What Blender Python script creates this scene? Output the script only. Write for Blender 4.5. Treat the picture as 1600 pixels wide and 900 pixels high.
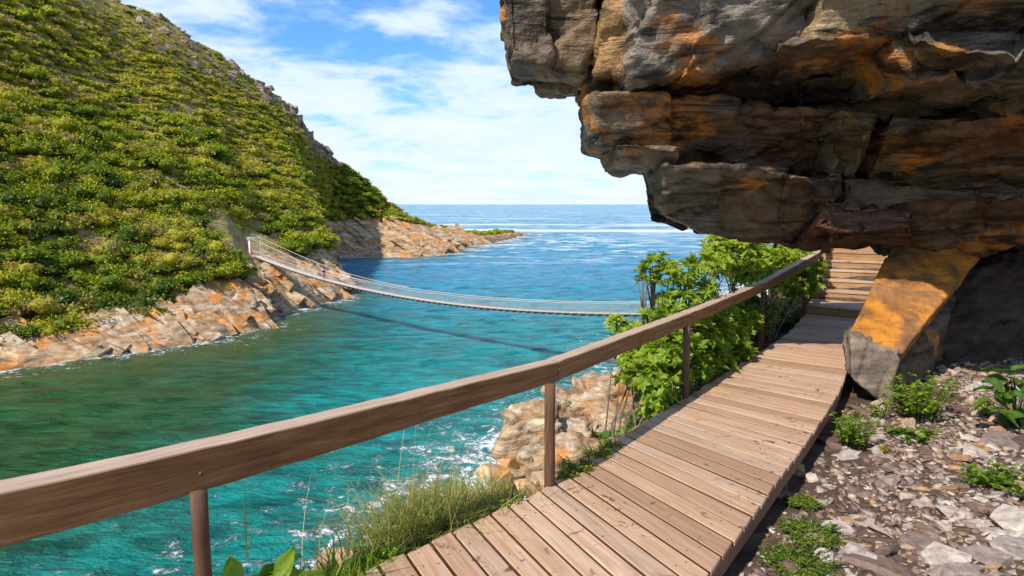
import bpy, bmesh, math, random
import numpy as np
from mathutils import Vector, Matrix

for o in list(bpy.data.objects):
    bpy.data.objects.remove(o)
scene = bpy.context.scene
COL = scene.collection

# ------------------------------------------------------------------ camera
CAMZ = 2.0
PITCH = math.radians(7.0)
cam_d = bpy.data.cameras.new('camera')
cam = bpy.data.objects.new('camera', cam_d)
COL.objects.link(cam)
cam_d.sensor_width = 36.0
cam_d.lens = 24.0
cam_d.clip_start = 0.05
cam_d.clip_end = 90000.0
cam.location = (0, 0, CAMZ)
cam.rotation_euler = (math.pi / 2 - PITCH, 0, 0)
scene.camera = cam

# ------------------------------------------------------------------ light
SUN_EL = math.radians(48)
SUN_AZ = math.atan2(-0.68, -0.73)            # measured from +Y towards +X
SUN = Vector((math.sin(SUN_AZ) * math.cos(SUN_EL), math.cos(SUN_AZ) * math.cos(SUN_EL), math.sin(SUN_EL)))
sd = bpy.data.lights.new('sun', 'SUN')
sd.energy = 4.3
sd.angle = math.radians(0.6)
sd.color = (1.0, 0.95, 0.86)
sun = bpy.data.objects.new('sun', sd)
sun.rotation_euler = SUN.to_track_quat('Z', 'Y').to_euler()
COL.objects.link(sun)

scene.view_settings.view_transform = 'Standard'
scene.view_settings.look = 'None'
scene.view_settings.gamma = 1.0
scene.view_settings.use_curve_mapping = False
scene.view_settings.exposure = 0.50

# ------------------------------------------------------------------ node helpers
class NT:
    def __init__(s, tree):
        s.t = tree; s.n = tree.nodes; s.l = tree.links
    def new(s, typ, **kw):
        nd = s.n.new(typ)
        for k, v in kw.items():
            setattr(nd, k, v)
        return nd
    def put(s, sock, v):
        if hasattr(v, 'is_output') or hasattr(v, 'links'):
            s.l.new(v, sock)
        else:
            if sock.type == 'RGBA' and len(v) == 3:
                v = (*v, 1)
            sock.default_value = v
    def math(s, op, a, b=0.0, c=None, clamp=False):
        nd = s.new('ShaderNodeMath', operation=op); nd.use_clamp = clamp
        s.put(nd.inputs[0], a); s.put(nd.inputs[1], b)
        if c is not None: s.put(nd.inputs[2], c)
        return nd.outputs[0]
    def vmath(s, op, a, b=(0, 0, 0)):
        nd = s.new('ShaderNodeVectorMath', operation=op)
        s.put(nd.inputs[0], a); s.put(nd.inputs[1], b)
        return nd.outputs[0]
    def mix(s, f, a, b, typ='MIX'):
        nd = s.new('ShaderNodeMix', data_type='RGBA', blend_type=typ)
        s.put(nd.inputs[0], f); s.put(nd.inputs[6], a); s.put(nd.inputs[7], b)
        return nd.outputs[2]
    def noise(s, vec, scale, detail=4, rough=0.55, dist=0.0):
        nd = s.new('ShaderNodeTexNoise')
        if vec is not None: s.l.new(vec, nd.inputs['Vector'])
        nd.inputs['Scale'].default_value = scale
        nd.inputs['Detail'].default_value = detail
        nd.inputs['Roughness'].default_value = rough
        nd.inputs['Distortion'].default_value = dist
        return nd.outputs['Fac']
    def voro(s, vec, scale, feature='F1', out='Distance', rand=1.0):
        nd = s.new('ShaderNodeTexVoronoi', feature=feature)
        s.l.new(vec, nd.inputs['Vector'])
        nd.inputs['Scale'].default_value = scale
        nd.inputs['Randomness'].default_value = rand
        return nd.outputs[out]
    def sstep(s, v, a, b):
        nd = s.new('ShaderNodeMapRange', interpolation_type='SMOOTHSTEP')
        s.put(nd.inputs[0], v); s.put(nd.inputs[1], a); s.put(nd.inputs[2], b)
        return nd.outputs[0]
    def ramp(s, f, stops):
        nd = s.new('ShaderNodeValToRGB')
        while len(nd.color_ramp.elements) < len(stops):
            nd.color_ramp.elements.new(0.5)
        for e, (p, c) in zip(nd.color_ramp.elements, stops):
            e.position = p; e.color = (*c, 1)
        s.put(nd.inputs[0], f)
        return nd.outputs[0]
    def mapping(s, vec, scale=(1, 1, 1), rot=(0, 0, 0)):
        nd = s.new('ShaderNodeMapping')
        s.l.new(vec, nd.inputs[0])
        nd.inputs['Scale'].default_value = scale
        nd.inputs['Rotation'].default_value = rot
        return nd.outputs[0]
    def attr(s, name, out='Fac'):
        nd = s.new('ShaderNodeAttribute', attribute_name=name)
        return nd.outputs[out]
    def bump(s, h, strength, dist=0.05):
        nd = s.new('ShaderNodeBump')
        s.put(nd.inputs['Height'], h)
        nd.inputs['Strength'].default_value = strength
        nd.inputs['Distance'].default_value = dist
        return nd.outputs[0]

def material(name):
    m = bpy.data.materials.new(name); m.use_nodes = True
    nt = NT(m.node_tree); b = nt.n['Principled BSDF']
    return m, nt, b

# ------------------------------------------------------------------ world: sky with clouds
world = bpy.data.worlds.new('World'); scene.world = world; world.use_nodes = True
W = NT(world.node_tree); bg = W.n['Background']
sky = W.new('ShaderNodeTexSky', sky_type='NISHITA')
sky.sun_disc = False
sky.sun_elevation = SUN_EL
sky.sun_rotation = SUN_AZ % (2 * math.pi)
sky.altitude = 10; sky.air_density = 1.0; sky.dust_density = 0.4; sky.ozone_density = 3.0
tc = W.new('ShaderNodeTexCoord')
sep = W.new('ShaderNodeSeparateXYZ'); W.l.new(tc.outputs['Generated'], sep.inputs[0])
zc = W.math('MAXIMUM', sep.outputs[2], 0.0)
inv = W.math('DIVIDE', 1.0, W.math('ADD', zc, 0.14))
comb = W.new('ShaderNodeCombineXYZ')
W.put(comb.inputs[0], W.math('MULTIPLY', sep.outputs[0], inv))
W.put(comb.inputs[1], W.math('MULTIPLY', sep.outputs[1], inv))
comb.inputs[2].default_value = 5.1
n1 = W.noise(comb.outputs[0], 2.6, 9, 0.58, 0.25)
n2 = W.noise(comb.outputs[0], 1.0, 3, 0.5, 0.2)
cl = W.math('ADD', W.math('MULTIPLY', n1, 0.72), W.math('MULTIPLY', n2, 0.42))
low = W.math('MULTIPLY', W.sstep(zc, 0.34, 0.02), 0.16)
cl = W.math('ADD', cl, low)
cmask = W.sstep(cl, 0.50, 0.69)
cmask = W.math('MULTIPLY', cmask, 0.93)
blue = W.mix(1.0, sky.outputs[0], (0.50, 0.86, 1.16), 'MULTIPLY')
ccol = W.mix(W.sstep(cl, 0.62, 0.95), (4.7, 5.5, 6.3), (5.7, 5.85, 6.0))
skyc = W.mix(cmask, blue, ccol)
W.l.new(skyc, bg.inputs['Color'])
bg.inputs['Strength'].default_value = 0.125

# ------------------------------------------------------------------ numeric helpers
FPX = 1600 * 24 / 36
def ray(u, v):
    xc = (u - 800) / FPX; yc = (450 - v) / FPX
    return np.array([xc, math.cos(PITCH) + yc * math.sin(PITCH), -math.sin(PITCH) + yc * math.cos(PITCH)])
def onz(u, v, z):
    d = ray(u, v); return np.array([0, 0, CAMZ]) + d * ((z - CAMZ) / d[2])
def aty(u, v, y):
    d = ray(u, v); return np.array([0, 0, CAMZ]) + d * (y / d[1])

def _hash(ix, iy, iz, seed=0):
    h = (ix.astype(np.int64) * 374761393 + iy.astype(np.int64) * 668265263 + iz.astype(np.int64) * 2147483647 + seed * 974634777) & 0xffffffff
    h = ((h ^ (h >> 13)) * 1274126177) & 0xffffffff
    h = ((h ^ (h >> 16)) * 2246822519) & 0xffffffff
    return ((h ^ (h >> 15)) & 0xffffff) / float(0xffffff)
def vnoise(p, seed=0):
    i = np.floor(p).astype(np.int64); f = p - i
    w = f * f * f * (f * (f * 6 - 15) + 10)
    r = 0
    for dx in (0, 1):
        for dy in (0, 1):
            for dz in (0, 1):
                wt = (w[:, 0] if dx else 1 - w[:, 0]) * (w[:, 1] if dy else 1 - w[:, 1]) * (w[:, 2] if dz else 1 - w[:, 2])
                r = r + wt * _hash(i[:, 0] + dx, i[:, 1] + dy, i[:, 2] + dz, seed)
    return r * 2 - 1
def fbm(p, octv=4, seed=0, gain=0.5):
    p = np.asarray(p, float); a = 1.0; r = np.zeros(len(p)); q = p.copy()
    for k in range(octv):
        r += a * vnoise(q, seed + k); q = q * 2.03 + 17.1; a *= gain
    return r
def fbm2(x, y, octv=4, seed=0, gain=0.5):
    x = np.asarray(x, float); y = np.asarray(y, float)
    return fbm(np.stack([x.ravel(), y.ravel(), np.full(x.size, 3.7)], 1), octv, seed, gain).reshape(x.shape)
def worley(p, seed=0):
    i = np.floor(p).astype(np.int64)
    best = np.full(len(p), 9.0); sec = best.copy(); rid = np.zeros(len(p))
    bd = np.zeros((len(p), 3))
    for dx in (-1, 0, 1):
        for dy in (-1, 0, 1):
            for dz in (-1, 0, 1):
                c = i + np.array([dx, dy, dz])
                q = np.stack([c[:, k] + _hash(c[:, 0], c[:, 1], c[:, 2], seed + 11 * k) for k in range(3)], 1)
                d = np.linalg.norm(p - q, axis=1)
                closer = d < best
                sec = np.where(closer, best, np.minimum(sec, d))
                rid = np.where(closer, _hash(c[:, 0], c[:, 1], c[:, 2], seed + 77), rid)
                bd = np.where(closer[:, None], p - q, bd)
                best = np.where(closer, d, best)
    return best, sec, rid, bd

def mesh(name, V, F, smooth=False, attrs=None):
    V = np.asarray(V, np.float32); F = np.asarray(F, np.int32)
    me = bpy.data.meshes.new(name)
    me.vertices.add(len(V)); me.vertices.foreach_set('co', V.ravel())
    k = F.shape[1]
    me.loops.add(F.size); me.loops.foreach_set('vertex_index', F.ravel())
    me.polygons.add(len(F))
    me.polygons.foreach_set('loop_start', np.arange(0, F.size, k, dtype=np.int32))
    me.polygons.foreach_set('loop_total', np.full(len(F), k, np.int32))
    me.update(calc_edges=True)
    if smooth:
        me.polygons.foreach_set('use_smooth', np.ones(len(F), bool))
    for an, av in (attrs or {}).items():
        a = me.attributes.new(an, 'FLOAT', 'POINT')
        a.data.foreach_set('value', np.asarray(av, np.float32))
    me.validate()
    return me
def link(name, me, mat=None, parent=None, loc=None):
    o = bpy.data.objects.new(name, me); COL.objects.link(o)
    if mat is not None and me is not None and not me.materials:
        me.materials.append(mat)
    if parent is not None: o.parent = parent
    if loc is not None: o.location = loc
    return o
def tag(o, label=None, cat=None, group=None, kind=None):
    if label: o['label'] = label
    if cat: o['category'] = cat
    if group: o['group'] = group
    if kind: o['kind'] = kind
    return o
def empty(name, loc=(0, 0, 0)):
    o = bpy.data.objects.new(name, None); COL.objects.link(o); o.location = loc
    o.empty_display_size = 0.2
    return o

def polyline_dist(px, py, pts):
    """unsigned distance and arc fraction index to polyline"""
    best = np.full(px.shape, 1e9); side = np.zeros(px.shape)
    for (a, b) in zip(pts[:-1], pts[1:]):
        ax, ay = a; dx, dy = b[0] - a[0], b[1] - a[1]; L2 = dx * dx + dy * dy
        t = np.clip(((px - ax) * dx + (py - ay) * dy) / L2, 0, 1)
        ex, ey = px - ax - t * dx, py - ay - t * dy
        d = np.hypot(ex, ey)
        c = d < best
        side = np.where(c, np.sign(dx * ey - dy * ex), side)      # + = left of direction
        best = np.where(c, d, best)
    return best, side
def box_vf(x0, x1, y0, y1, z0, z1):
    V = [(x, y, z) for z in (z0, z1) for y in (y0, y1) for x in (x0, x1)]
    F = [(0, 2, 3, 1), (4, 5, 7, 6), (0, 1, 5, 4), (2, 6, 7, 3), (0, 4, 6, 2), (1, 3, 7, 5)]
    return np.array(V, float), np.array(F)
def bevel_mesh(name, V, F, off, seg=2):
    bm = bmesh.new()
    vs = [bm.verts.new(v) for v in V]
    for f in F: bm.faces.new([vs[i] for i in f])
    bm.normal_update()
    bmesh.ops.recalc_face_normals(bm, faces=bm.faces)
    if off: bmesh.ops.bevel(bm, geom=list(bm.edges), offset=off, segments=seg, affect='EDGES', profile=0.6)
    me = bpy.data.meshes.new(name); bm.to_mesh(me); bm.free()
    return me
def tube_arrays(P, R, n=8):
    """tapered tube through points P with radii R, closed ends"""
    P = np.asarray(P, float); m = len(P)
    T = np.gradient(P, axis=0); T /= np.linalg.norm(T, axis=1)[:, None] + 1e-9
    ref = np.array([0.0, 0, 1]) if abs(T[0][2]) < 0.9 else np.array([1.0, 0, 0])
    V = []
    for i in range(m):
        a = np.cross(T[i], ref); a /= np.linalg.norm(a) + 1e-9; b = np.cross(T[i], a)
        for k in range(n):
            t = 2 * math.pi * k / n
            V.append(P[i] + R[i] * (math.cos(t) * a + math.sin(t) * b))
    F = []
    for i in range(m - 1):
        for k in range(n):
            F.append((i * n + k, i * n + (k + 1) % n, (i + 1) * n + (k + 1) % n, (i + 1) * n + k))
    c0 = len(V); V.append(P[0]); c1 = len(V); V.append(P[-1])
    for k in range(n):
        F.append((c0, (k + 1) % n, k, k)); F.append((c1, (m - 1) * n + k, (m - 1) * n + (k + 1) % n, (m - 1) * n + (k + 1) % n))
    return np.array(V), F
def tubes_mesh(name, tubes):
    bm = bmesh.new()
    for P, R, n in tubes:
        V, F = tube_arrays(P, R, n)
        vs = [bm.verts.new(v) for v in V]
        for f in F:
            ff = []
            for i in f:
                if vs[i] not in ff: ff.append(vs[i])
            try: bm.faces.new(ff)
            except ValueError: pass
    bmesh.ops.recalc_face_normals(bm, faces=bm.faces)
    for f in bm.faces: f.smooth = True
    me = bpy.data.meshes.new(name); bm.to_mesh(me); bm.free()
    return me

# ------------------------------------------------------------------ materials
def rock_material(name, cA, cB, cC, stain, dark, scale=1.0, bed=(0, 0, 0), use_color=False, stain_amt=0.5, bumpd=0.06, crack=0.8, rough=0.75, obmix=0.62, dkr=(0.56, 0.72), dks=0.7):
    m, n, b = material(name)
    geo = n.new('ShaderNodeNewGeometry'); P = geo.outputs['Position']
    Pm = n.mapping(P, (scale, scale, scale))
    bedv = n.mapping(P, (scale * 0.55, scale * 0.55, scale * 3.2), bed)
    n1 = n.noise(Pm, 0.9, 5, 0.6, 0.4)
    n2 = n.noise(bedv, 0.9, 6, 0.62, 0.8)
    n3 = n.noise(Pm, 3.4, 6, 0.65, 0.2)
    base = n.ramp(n2, [(0.30, cB), (0.47, cA), (0.62, cC), (0.75, cA)])
    if use_color:
        oi = n.new('ShaderNodeObjectInfo')
        base = n.mix(obmix, base, oi.outputs['Color'])
    st = n.sstep(n.math('ADD', n1, n.math('MULTIPLY', n3, 0.25)), 0.78 - 0.25 * stain_amt, 0.86 - 0.22 * stain_amt)
    col = n.mix(n.math('MULTIPLY', st, 0.85), base, stain)
    dk = n.sstep(n.noise(bedv, 1.6, 6, 0.68, 1.2), *dkr)
    col = n.mix(n.math('MULTIPLY', dk, dks), col, dark)
    var = n.ramp(n3, [(0.28, (0.45, 0.45, 0.45)), (0.5, (1, 1, 1)), (0.72, (1.5, 1.45, 1.4))])
    col = n.mix(1.0, col, var, 'MULTIPLY')
    wv_ = n.new('ShaderNodeTexNoise'); n.l.new(Pm, wv_.inputs['Vector']); wv_.inputs['Scale'].default_value = 1.7; wv_.inputs['Detail'].default_value = 4
    ve = n.voro(n.vmath('ADD', bedv, wv_.outputs['Color']), 1.1, 'DISTANCE_TO_EDGE')
    cr = n.sstep(ve, 0.0, 0.05)
    col = n.mix(n.math('MULTIPLY', n.math('SUBTRACT', 1.0, cr), crack), col, dark)
    n.l.new(col, b.inputs['Base Color'])
    b.inputs['Roughness'].default_value = rough
    b.inputs['Specular IOR Level'].default_value = 0.35
    h = n.math('ADD', n.math('MULTIPLY', n3, 0.7), n.math('MULTIPLY', cr, 0.35 * crack))
    h = n.math('ADD', h, n.math('MULTIPLY', n2, 1.0))
    h = n.math('ADD', h, n.math('MULTIPLY', n.noise(Pm, 14, 5, 0.6), 0.22))
    n.l.new(n.bump(h, 0.9, bumpd), b.inputs['Normal'])
    return m

M_cliff = rock_material('cliff_rock', (0.125, 0.082, 0.046), (0.04, 0.025, 0.015), (0.24, 0.185, 0.125), (0.38, 0.14, 0.015), (0.012, 0.009, 0.007), 1.0, (0.12, -0.15, 0), True, 0.48, 0.12, 0.06, 0.52, 0.55, (0.47, 0.62), 0.88)
M_hollow_shade = rock_material('hollow_shade_rock', (0.045, 0.029, 0.018), (0.018, 0.012, 0.008), (0.075, 0.052, 0.032), (0.06, 0.025, 0.008), (0.008, 0.006, 0.005), 1.0, (0.12, -0.15, 0), False, 0.3, 0.1, 0.05)  # rock colour darkened to hold the shade of the hollow under the overhang
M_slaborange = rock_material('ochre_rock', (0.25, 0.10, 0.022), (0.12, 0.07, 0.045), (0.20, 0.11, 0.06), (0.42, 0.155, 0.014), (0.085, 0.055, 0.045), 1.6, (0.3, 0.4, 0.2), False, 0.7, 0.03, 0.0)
M_boulder = rock_material('boulder_rock', (0.15, 0.11, 0.075), (0.06, 0.04, 0.026), (0.23, 0.185, 0.14), (0.30, 0.15, 0.05), (0.04, 0.03, 0.025), 1.3, (0.2, 0.9, 0.2), False, 0.3, 0.06, 0.1)
M_shore = rock_material('shore_rock', (0.33, 0.20, 0.095), (0.15, 0.085, 0.045), (0.46, 0.36, 0.25), (0.50, 0.19, 0.03), (0.06, 0.04, 0.03), 0.28, (0.25, 0.7, 0.2), False, 0.48, 0.25, 0.2)
M_slab = rock_material('slab_rock', (0.36, 0.21, 0.10), (0.18, 0.10, 0.05), (0.52, 0.42, 0.31), (0.54, 0.20, 0.03), (0.07, 0.045, 0.03), 0.35, (0.25, 0.7, 0.2), False, 0.50, 0.15, 0.15)
M_nearrock = rock_material('seaside_rock', (0.35, 0.225, 0.12), (0.16, 0.09, 0.05), (0.50, 0.40, 0.28), (0.46, 0.18, 0.035), (0.06, 0.04, 0.03), 0.5, (0.1, 0.25, 0.1), False, 0.5, 0.25, 0.2)
M_ridge = rock_material('ridge_rock', (0.25, 0.17, 0.12), (0.13, 0.09, 0.065), (0.33, 0.26, 0.21), (0.33, 0.20, 0.10), (0.05, 0.04, 0.035), 0.3, (0.2, 0.5, 0), False, 0.3, 0.2)

def wood_material(name, cA, cB, cC, spots=0.5, axis_scale=(1.2, 22, 22), rough=0.7, sunlit_top=False):
    m, n, b = material(name)
    tcn = n.new('ShaderNodeTexCoord'); oi = n.new('ShaderNodeObjectInfo')
    geo = n.new('ShaderNodeNewGeometry')
    rnd = n.new('ShaderNodeCombineXYZ')
    n.put(rnd.inputs[0], n.math('MULTIPLY', oi.outputs['Random'], 37.0)); n.put(rnd.inputs[1], n.math('MULTIPLY', oi.outputs['Random'], 91.0))
    v = n.vmath('ADD', tcn.outputs['Object'], rnd.outputs[0])
    g = n.noise(n.mapping(v, axis_scale), 1.6, 6, 0.6, 0.6)
    g2 = n.noise(n.mapping(v, (axis_scale[0] * 0.7, axis_scale[1] * 0.3, axis_scale[2] * 0.3)), 2.0, 4, 0.6, 0.4)
    col = n.ramp(g, [(0.28, cB), (0.5, cA), (0.72, cC)])
    hv = n.ramp(oi.outputs['Random'], [(0.0, (0.70, 0.64, 0.58)), (0.3, (0.94, 0.89, 0.85)), (0.55, (1.05, 1.0, 0.96)), (0.78, (0.88, 0.92, 0.98)), (1.0, (1.18, 1.17, 1.18))])
    col = n.mix(1.0, col, hv, 'MULTIPLY')
    col = n.mix(n.math('MULTIPLY', n.sstep(g2, 0.5, 0.72), 0.4), col, (cB[0] * 0.9, cB[1] * 0.8, cB[2] * 0.75))
    wn = n.noise(geo.outputs['Position'], 9.0, 3, 0.6, 0.8)
    wz = n.noise(geo.outputs['Position'], 1.3, 3, 0.5)
    sp = n.math('MULTIPLY', n.sstep(wn, 0.60, 0.66), n.sstep(wz, 0.42, 0.60))
    col = n.mix(n.math('MULTIPLY', sp, spots), col, (cB[0] * 0.35, cB[1] * 0.28, cB[2] * 0.25))
    if sunlit_top:      # sunlight on the beam's top painted in as a paler, weathered tone
        sz_ = n.new('ShaderNodeSeparateXYZ'); n.l.new(tcn.outputs['Normal'], sz_.inputs[0])
        col = n.mix(n.math('MULTIPLY', n.sstep(sz_.outputs[2], 0.6, 0.9), n.math('ADD', 0.15, n.math('MULTIPLY', g, 1.1))), col, (0.48, 0.35, 0.27))
    n.l.new(col, b.inputs['Base Color'])
    b.inputs['Roughness'].default_value = rough
    b.inputs['Specular IOR Level'].default_value = 0.3
    n.l.new(n.bump(n.math('ADD', g, n.math('MULTIPLY', g2, 0.6)), 0.5, 0.006), b.inputs['Normal'])
    return m
M_deck = wood_material('deck_timber', (0.43, 0.275, 0.175), (0.32, 0.185, 0.105), (0.52, 0.36, 0.25), 0.95)
M_rail = wood_material('rail_timber', (0.23, 0.118, 0.048), (0.12, 0.056, 0.023), (0.32, 0.19, 0.095), 0.45, sunlit_top=True)
M_post = wood_material('post_timber', (0.11, 0.052, 0.03), (0.06, 0.028, 0.017), (0.17, 0.09, 0.055), 0.2, (14, 14, 1.0))
M_step = wood_material('step_timber', (0.38, 0.22, 0.10), (0.25, 0.13, 0.05), (0.47, 0.31, 0.17), 0.4)
M_gap_shade = wood_material('gap_shade_timber', (0.085, 0.045, 0.026), (0.05, 0.026, 0.015), (0.13, 0.075, 0.045), 0.3)  # dark timber for plank sides: shade of the deck gaps put into the colour
M_stringer = wood_material('stringer_timber', (0.20, 0.105, 0.065), (0.12, 0.06, 0.04), (0.27, 0.16, 0.10), 0.4)

def leaf_material(name, stops, trans=0.35, rough=0.45, sub=None):
    m, n, b = material(name)
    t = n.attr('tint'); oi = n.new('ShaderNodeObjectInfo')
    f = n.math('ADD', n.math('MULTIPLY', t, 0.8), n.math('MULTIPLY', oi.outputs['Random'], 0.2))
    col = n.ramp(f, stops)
    n.l.new(col, b.inputs['Base Color'])
    b.inputs['Roughness'].default_value = rough
    b.inputs['Specular IOR Level'].default_value = 0.3
    tr = n.new('ShaderNodeBsdfTranslucent')
    n.l.new(n.mix(1.0, col, (1.3, 1.35, 0.6), 'MULTIPLY'), tr.inputs['Color'])
    mx = n.new('ShaderNodeMixShader'); mx.inputs[0].default_value = trans
    n.l.new(b.outputs[0], mx.inputs[1]); n.l.new(tr.outputs[0], mx.inputs[2])
    n.l.new(mx.outputs[0], n.n['Material Output'].inputs['Surface'])
    return m
HILLSTOPS = [(0.0, (0.035, 0.065, 0.006)), (0.18, (0.11, 0.165, 0.010)), (0.38, (0.27, 0.31, 0.012)), (0.58, (0.45, 0.41, 0.018)), (0.76, (0.42, 0.33, 0.06)), (0.9, (0.30, 0.23, 0.12)), (1.0, (0.33, 0.26, 0.18))]
M_scrub = leaf_material('scrub_leaves', HILLSTOPS, 0.4, 0.6)
M_shrub = leaf_material('shrub_leaves', [(0.0, (0.06, 0.11, 0.012)), (0.4, (0.15, 0.24, 0.018)), (0.75, (0.29, 0.38, 0.03)), (1.0, (0.48, 0.52, 0.06))], 0.45, 0.4)
M_darkleaf = leaf_material('dark_leaves', [(0.0, (0.03, 0.07, 0.01)), (0.5, (0.08, 0.15, 0.018)), (1.0, (0.19, 0.28, 0.03))], 0.35, 0.4)
M_grass = leaf_material('grass_blades', [(0.0, (0.07, 0.10, 0.015)), (0.4, (0.20, 0.22, 0.03)), (0.7, (0.36, 0.30, 0.08)), (1.0, (0.50, 0.40, 0.20))], 0.3, 0.5)
M_moss = leaf_material('moss_leaves', [(0.0, (0.05, 0.08, 0.008)), (0.5, (0.15, 0.20, 0.015)), (1.0, (0.32, 0.33, 0.04))], 0.3, 0.6)
M_yellow = leaf_material('yellow_leaves', [(0.0, (0.30, 0.26, 0.02)), (1.0, (0.55, 0.42, 0.03))], 0.4, 0.45)

def simple(name, col, rough=0.7, nscale=8, var=0.3, metal=0.0):
    m, n, b = material(name)
    geo = n.new('ShaderNodeNewGeometry')
    f = n.noise(geo.outputs['Position'], nscale, 4, 0.6)
    c = n.ramp(f, [(0.3, tuple(x * (1 - var) for x in col)), (0.7, tuple(min(1, x * (1 + var)) for x in col))])
    n.l.new(c, b.inputs['Base Color']); b.inputs['Roughness'].default_value = rough
    b.inputs['Metallic'].default_value = metal
    return m
M_bark = simple('branch_bark', (0.14, 0.10, 0.07), 0.85, 20)
M_dry = simple('dry_branch', (0.36, 0.26, 0.18), 0.85, 20)
M_white = simple('white_paint', (0.72, 0.72, 0.70), 0.5, 3, 0.08)
M_wire = simple('galvanised_wire', (0.62, 0.55, 0.47), 0.55, 3, 0.1)
M_cable = simple('steel_cable', (0.22, 0.20, 0.18), 0.5, 3, 0.1)
M_bplank = simple('weathered_plank', (0.58, 0.49, 0.42), 0.8, 4, 0.25)
M_bbeam = simple('dark_crossbeam', (0.12, 0.085, 0.06), 0.8, 4, 0.25)
M_bolt = simple('rusty_bolt', (0.10, 0.07, 0.05), 0.6, 30, 0.3, 0.6)

# ------------------------------------------------------------------ coast lines (plan)
SEA = -16.0
FAR = [(-150, -60), (-110, 0), (-85, 42), (-70, 60), (-55.6, 72.5), (-51, 79), (-45, 84), (-40, 89.3), (-36.7, 98.8), (-41, 108.5), (-36.7, 117.4), (-32.0, 131.3),
       (-45, 152), (-62, 185), (-72, 222), (-52.5, 232), (-35, 233), (-23, 248), (-24, 275), (-20, 293), (-11, 308), (7, 396), (2, 425), (-44, 480), (-140, 540)]
NEAR = [(-40, -60), (-19, -25), (-14, 0), (-11.5, 14), (-9, 25), (-6.5, 36), (-2, 45), (0.5, 51), (7, 58), (13, 69), (16, 80), (24, 98), (40, 130), (70, 190), (160, 320)]

# ------------------------------------------------------------------ sea
def grid_lines(segs):
    out = []
    for a, b, st in segs:
        out += list(np.arange(a, b, st))
    out.append(segs[-1][1])
    return np.array(out)
gx = grid_lines([(-30000, -3000, 9000), (-3000, -600, 600), (-600, -160, 40), (-160, -70, 5), (-70, 45, 1.0), (45, 160, 5), (160, 600, 40), (600, 3000, 600), (3000, 30000, 9000)])
gy = grid_lines([(-400, -60, 40), (-60, 10, 5), (10, 150, 1.0), (150, 420, 2.5), (420, 900, 12), (900, 3000, 150), (3000, 12000, 1500), (12000, 60000, 8000)])
X, Y = np.meshgrid(gx, gy)
dF, sF = polyline_dist(X, Y, FAR)
dN, sN = polyline_dist(X, Y, NEAR)
shoreF = np.where(sF < 0, dF, 0)            # water is to the right of FAR, to the left of NEAR
shoreN = np.where(sN > 0, dN, 0)
Zs = np.full(X.shape, SEA)
near = (X > -90) & (X < 60) & (Y < 430)
amp = 0.16 + 0.10 * np.clip((Y - 150) / 100, 0, 1)
wv = fbm2(X * 0.22 + Y * 0.05, Y * 0.45, 4, 5)
Zs = np.where(near, SEA + amp * wv, Zs)
nxg, nyg = len(gx), len(gy)
idx = np.arange(nxg * nyg).reshape(nyg, nxg)
F = np.stack([idx[:-1, :-1], idx[:-1, 1:], idx[1:, 1:], idx[1:, :-1]], -1).reshape(-1, 4)
me = mesh('sea', np.stack([X, Y, Zs], -1).reshape(-1, 3), F, True,
          {'shore_far': np.clip(shoreF, 0, 500).ravel(), 'shore_near': np.clip(shoreN, 0, 500).ravel()})
m, n, b = material('sea_water')
geo = n.new('ShaderNodeNewGeometry'); P = geo.outputs['Position']
sp = n.new('ShaderNodeSeparateXYZ'); n.l.new(P, sp.inputs[0])
sf = n.attr('shore_far'); sn = n.attr('shore_near')
big = n.noise(P, 0.03, 4, 0.55, 0.5)
mid = n.noise(n.mapping(P, (0.45, 1, 1)), 0.55, 6, 0.68, 0.6)
deep = n.sstep(n.math('ADD', sp.outputs[1], n.math('MULTIPLY', big, 60)), 90, 210)
teal = n.mix(n.sstep(mid, 0.35, 0.65), (0.0, 0.095, 0.090), (0.002, 0.255, 0.245))
blue_ = n.mix(n.sstep(mid, 0.35, 0.65), (0.002, 0.10, 0.22), (0.016, 0.28, 0.44))
col = n.mix(deep, teal, blue_)
# shallow green water by far shore and river, hill's reflection and shade painted in
river = n.sstep(n.math('ADD', sp.outputs[0], n.math('MULTIPLY', n.math('SUBTRACT', big, 0.5), 40)), -6, -38)
river = n.math('MULTIPLY', river, n.sstep(sp.outputs[1], 128, 90))
col = n.mix(river, col, n.mix(n.sstep(mid, 0.3, 0.7), (0.007, 0.036, 0.010), (0.018, 0.095, 0.030)))
gsh = n.math('MULTIPLY', n.sstep(n.math('ADD', sf, n.math('MULTIPLY', big, 8)), 22, 5), 0.8)
col = n.mix(gsh, col, (0.04, 0.075, 0.02))
# foam
fn = n.noise(P, 0.55, 6, 0.68, 1.2)
ffine = n.noise(P, 1.9, 5, 0.7, 1.5)
shore = n.math('MINIMUM', n.math('MULTIPLY', sf, 2.0), sn)
fs = n.math('ADD', n.math('MULTIPLY', fn, 0.6), n.math('MULTIPLY', ffine, 0.45))
thr = n.math('ADD', 0.42, n.math('MULTIPLY', n.math('POWER', n.math('DIVIDE', n.math('MINIMUM', shore, 26.0), 26.0), 0.55), 0.275))
foam = n.sstep(n.math('SUBTRACT', fs, thr), -0.01, 0.10)
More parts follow.
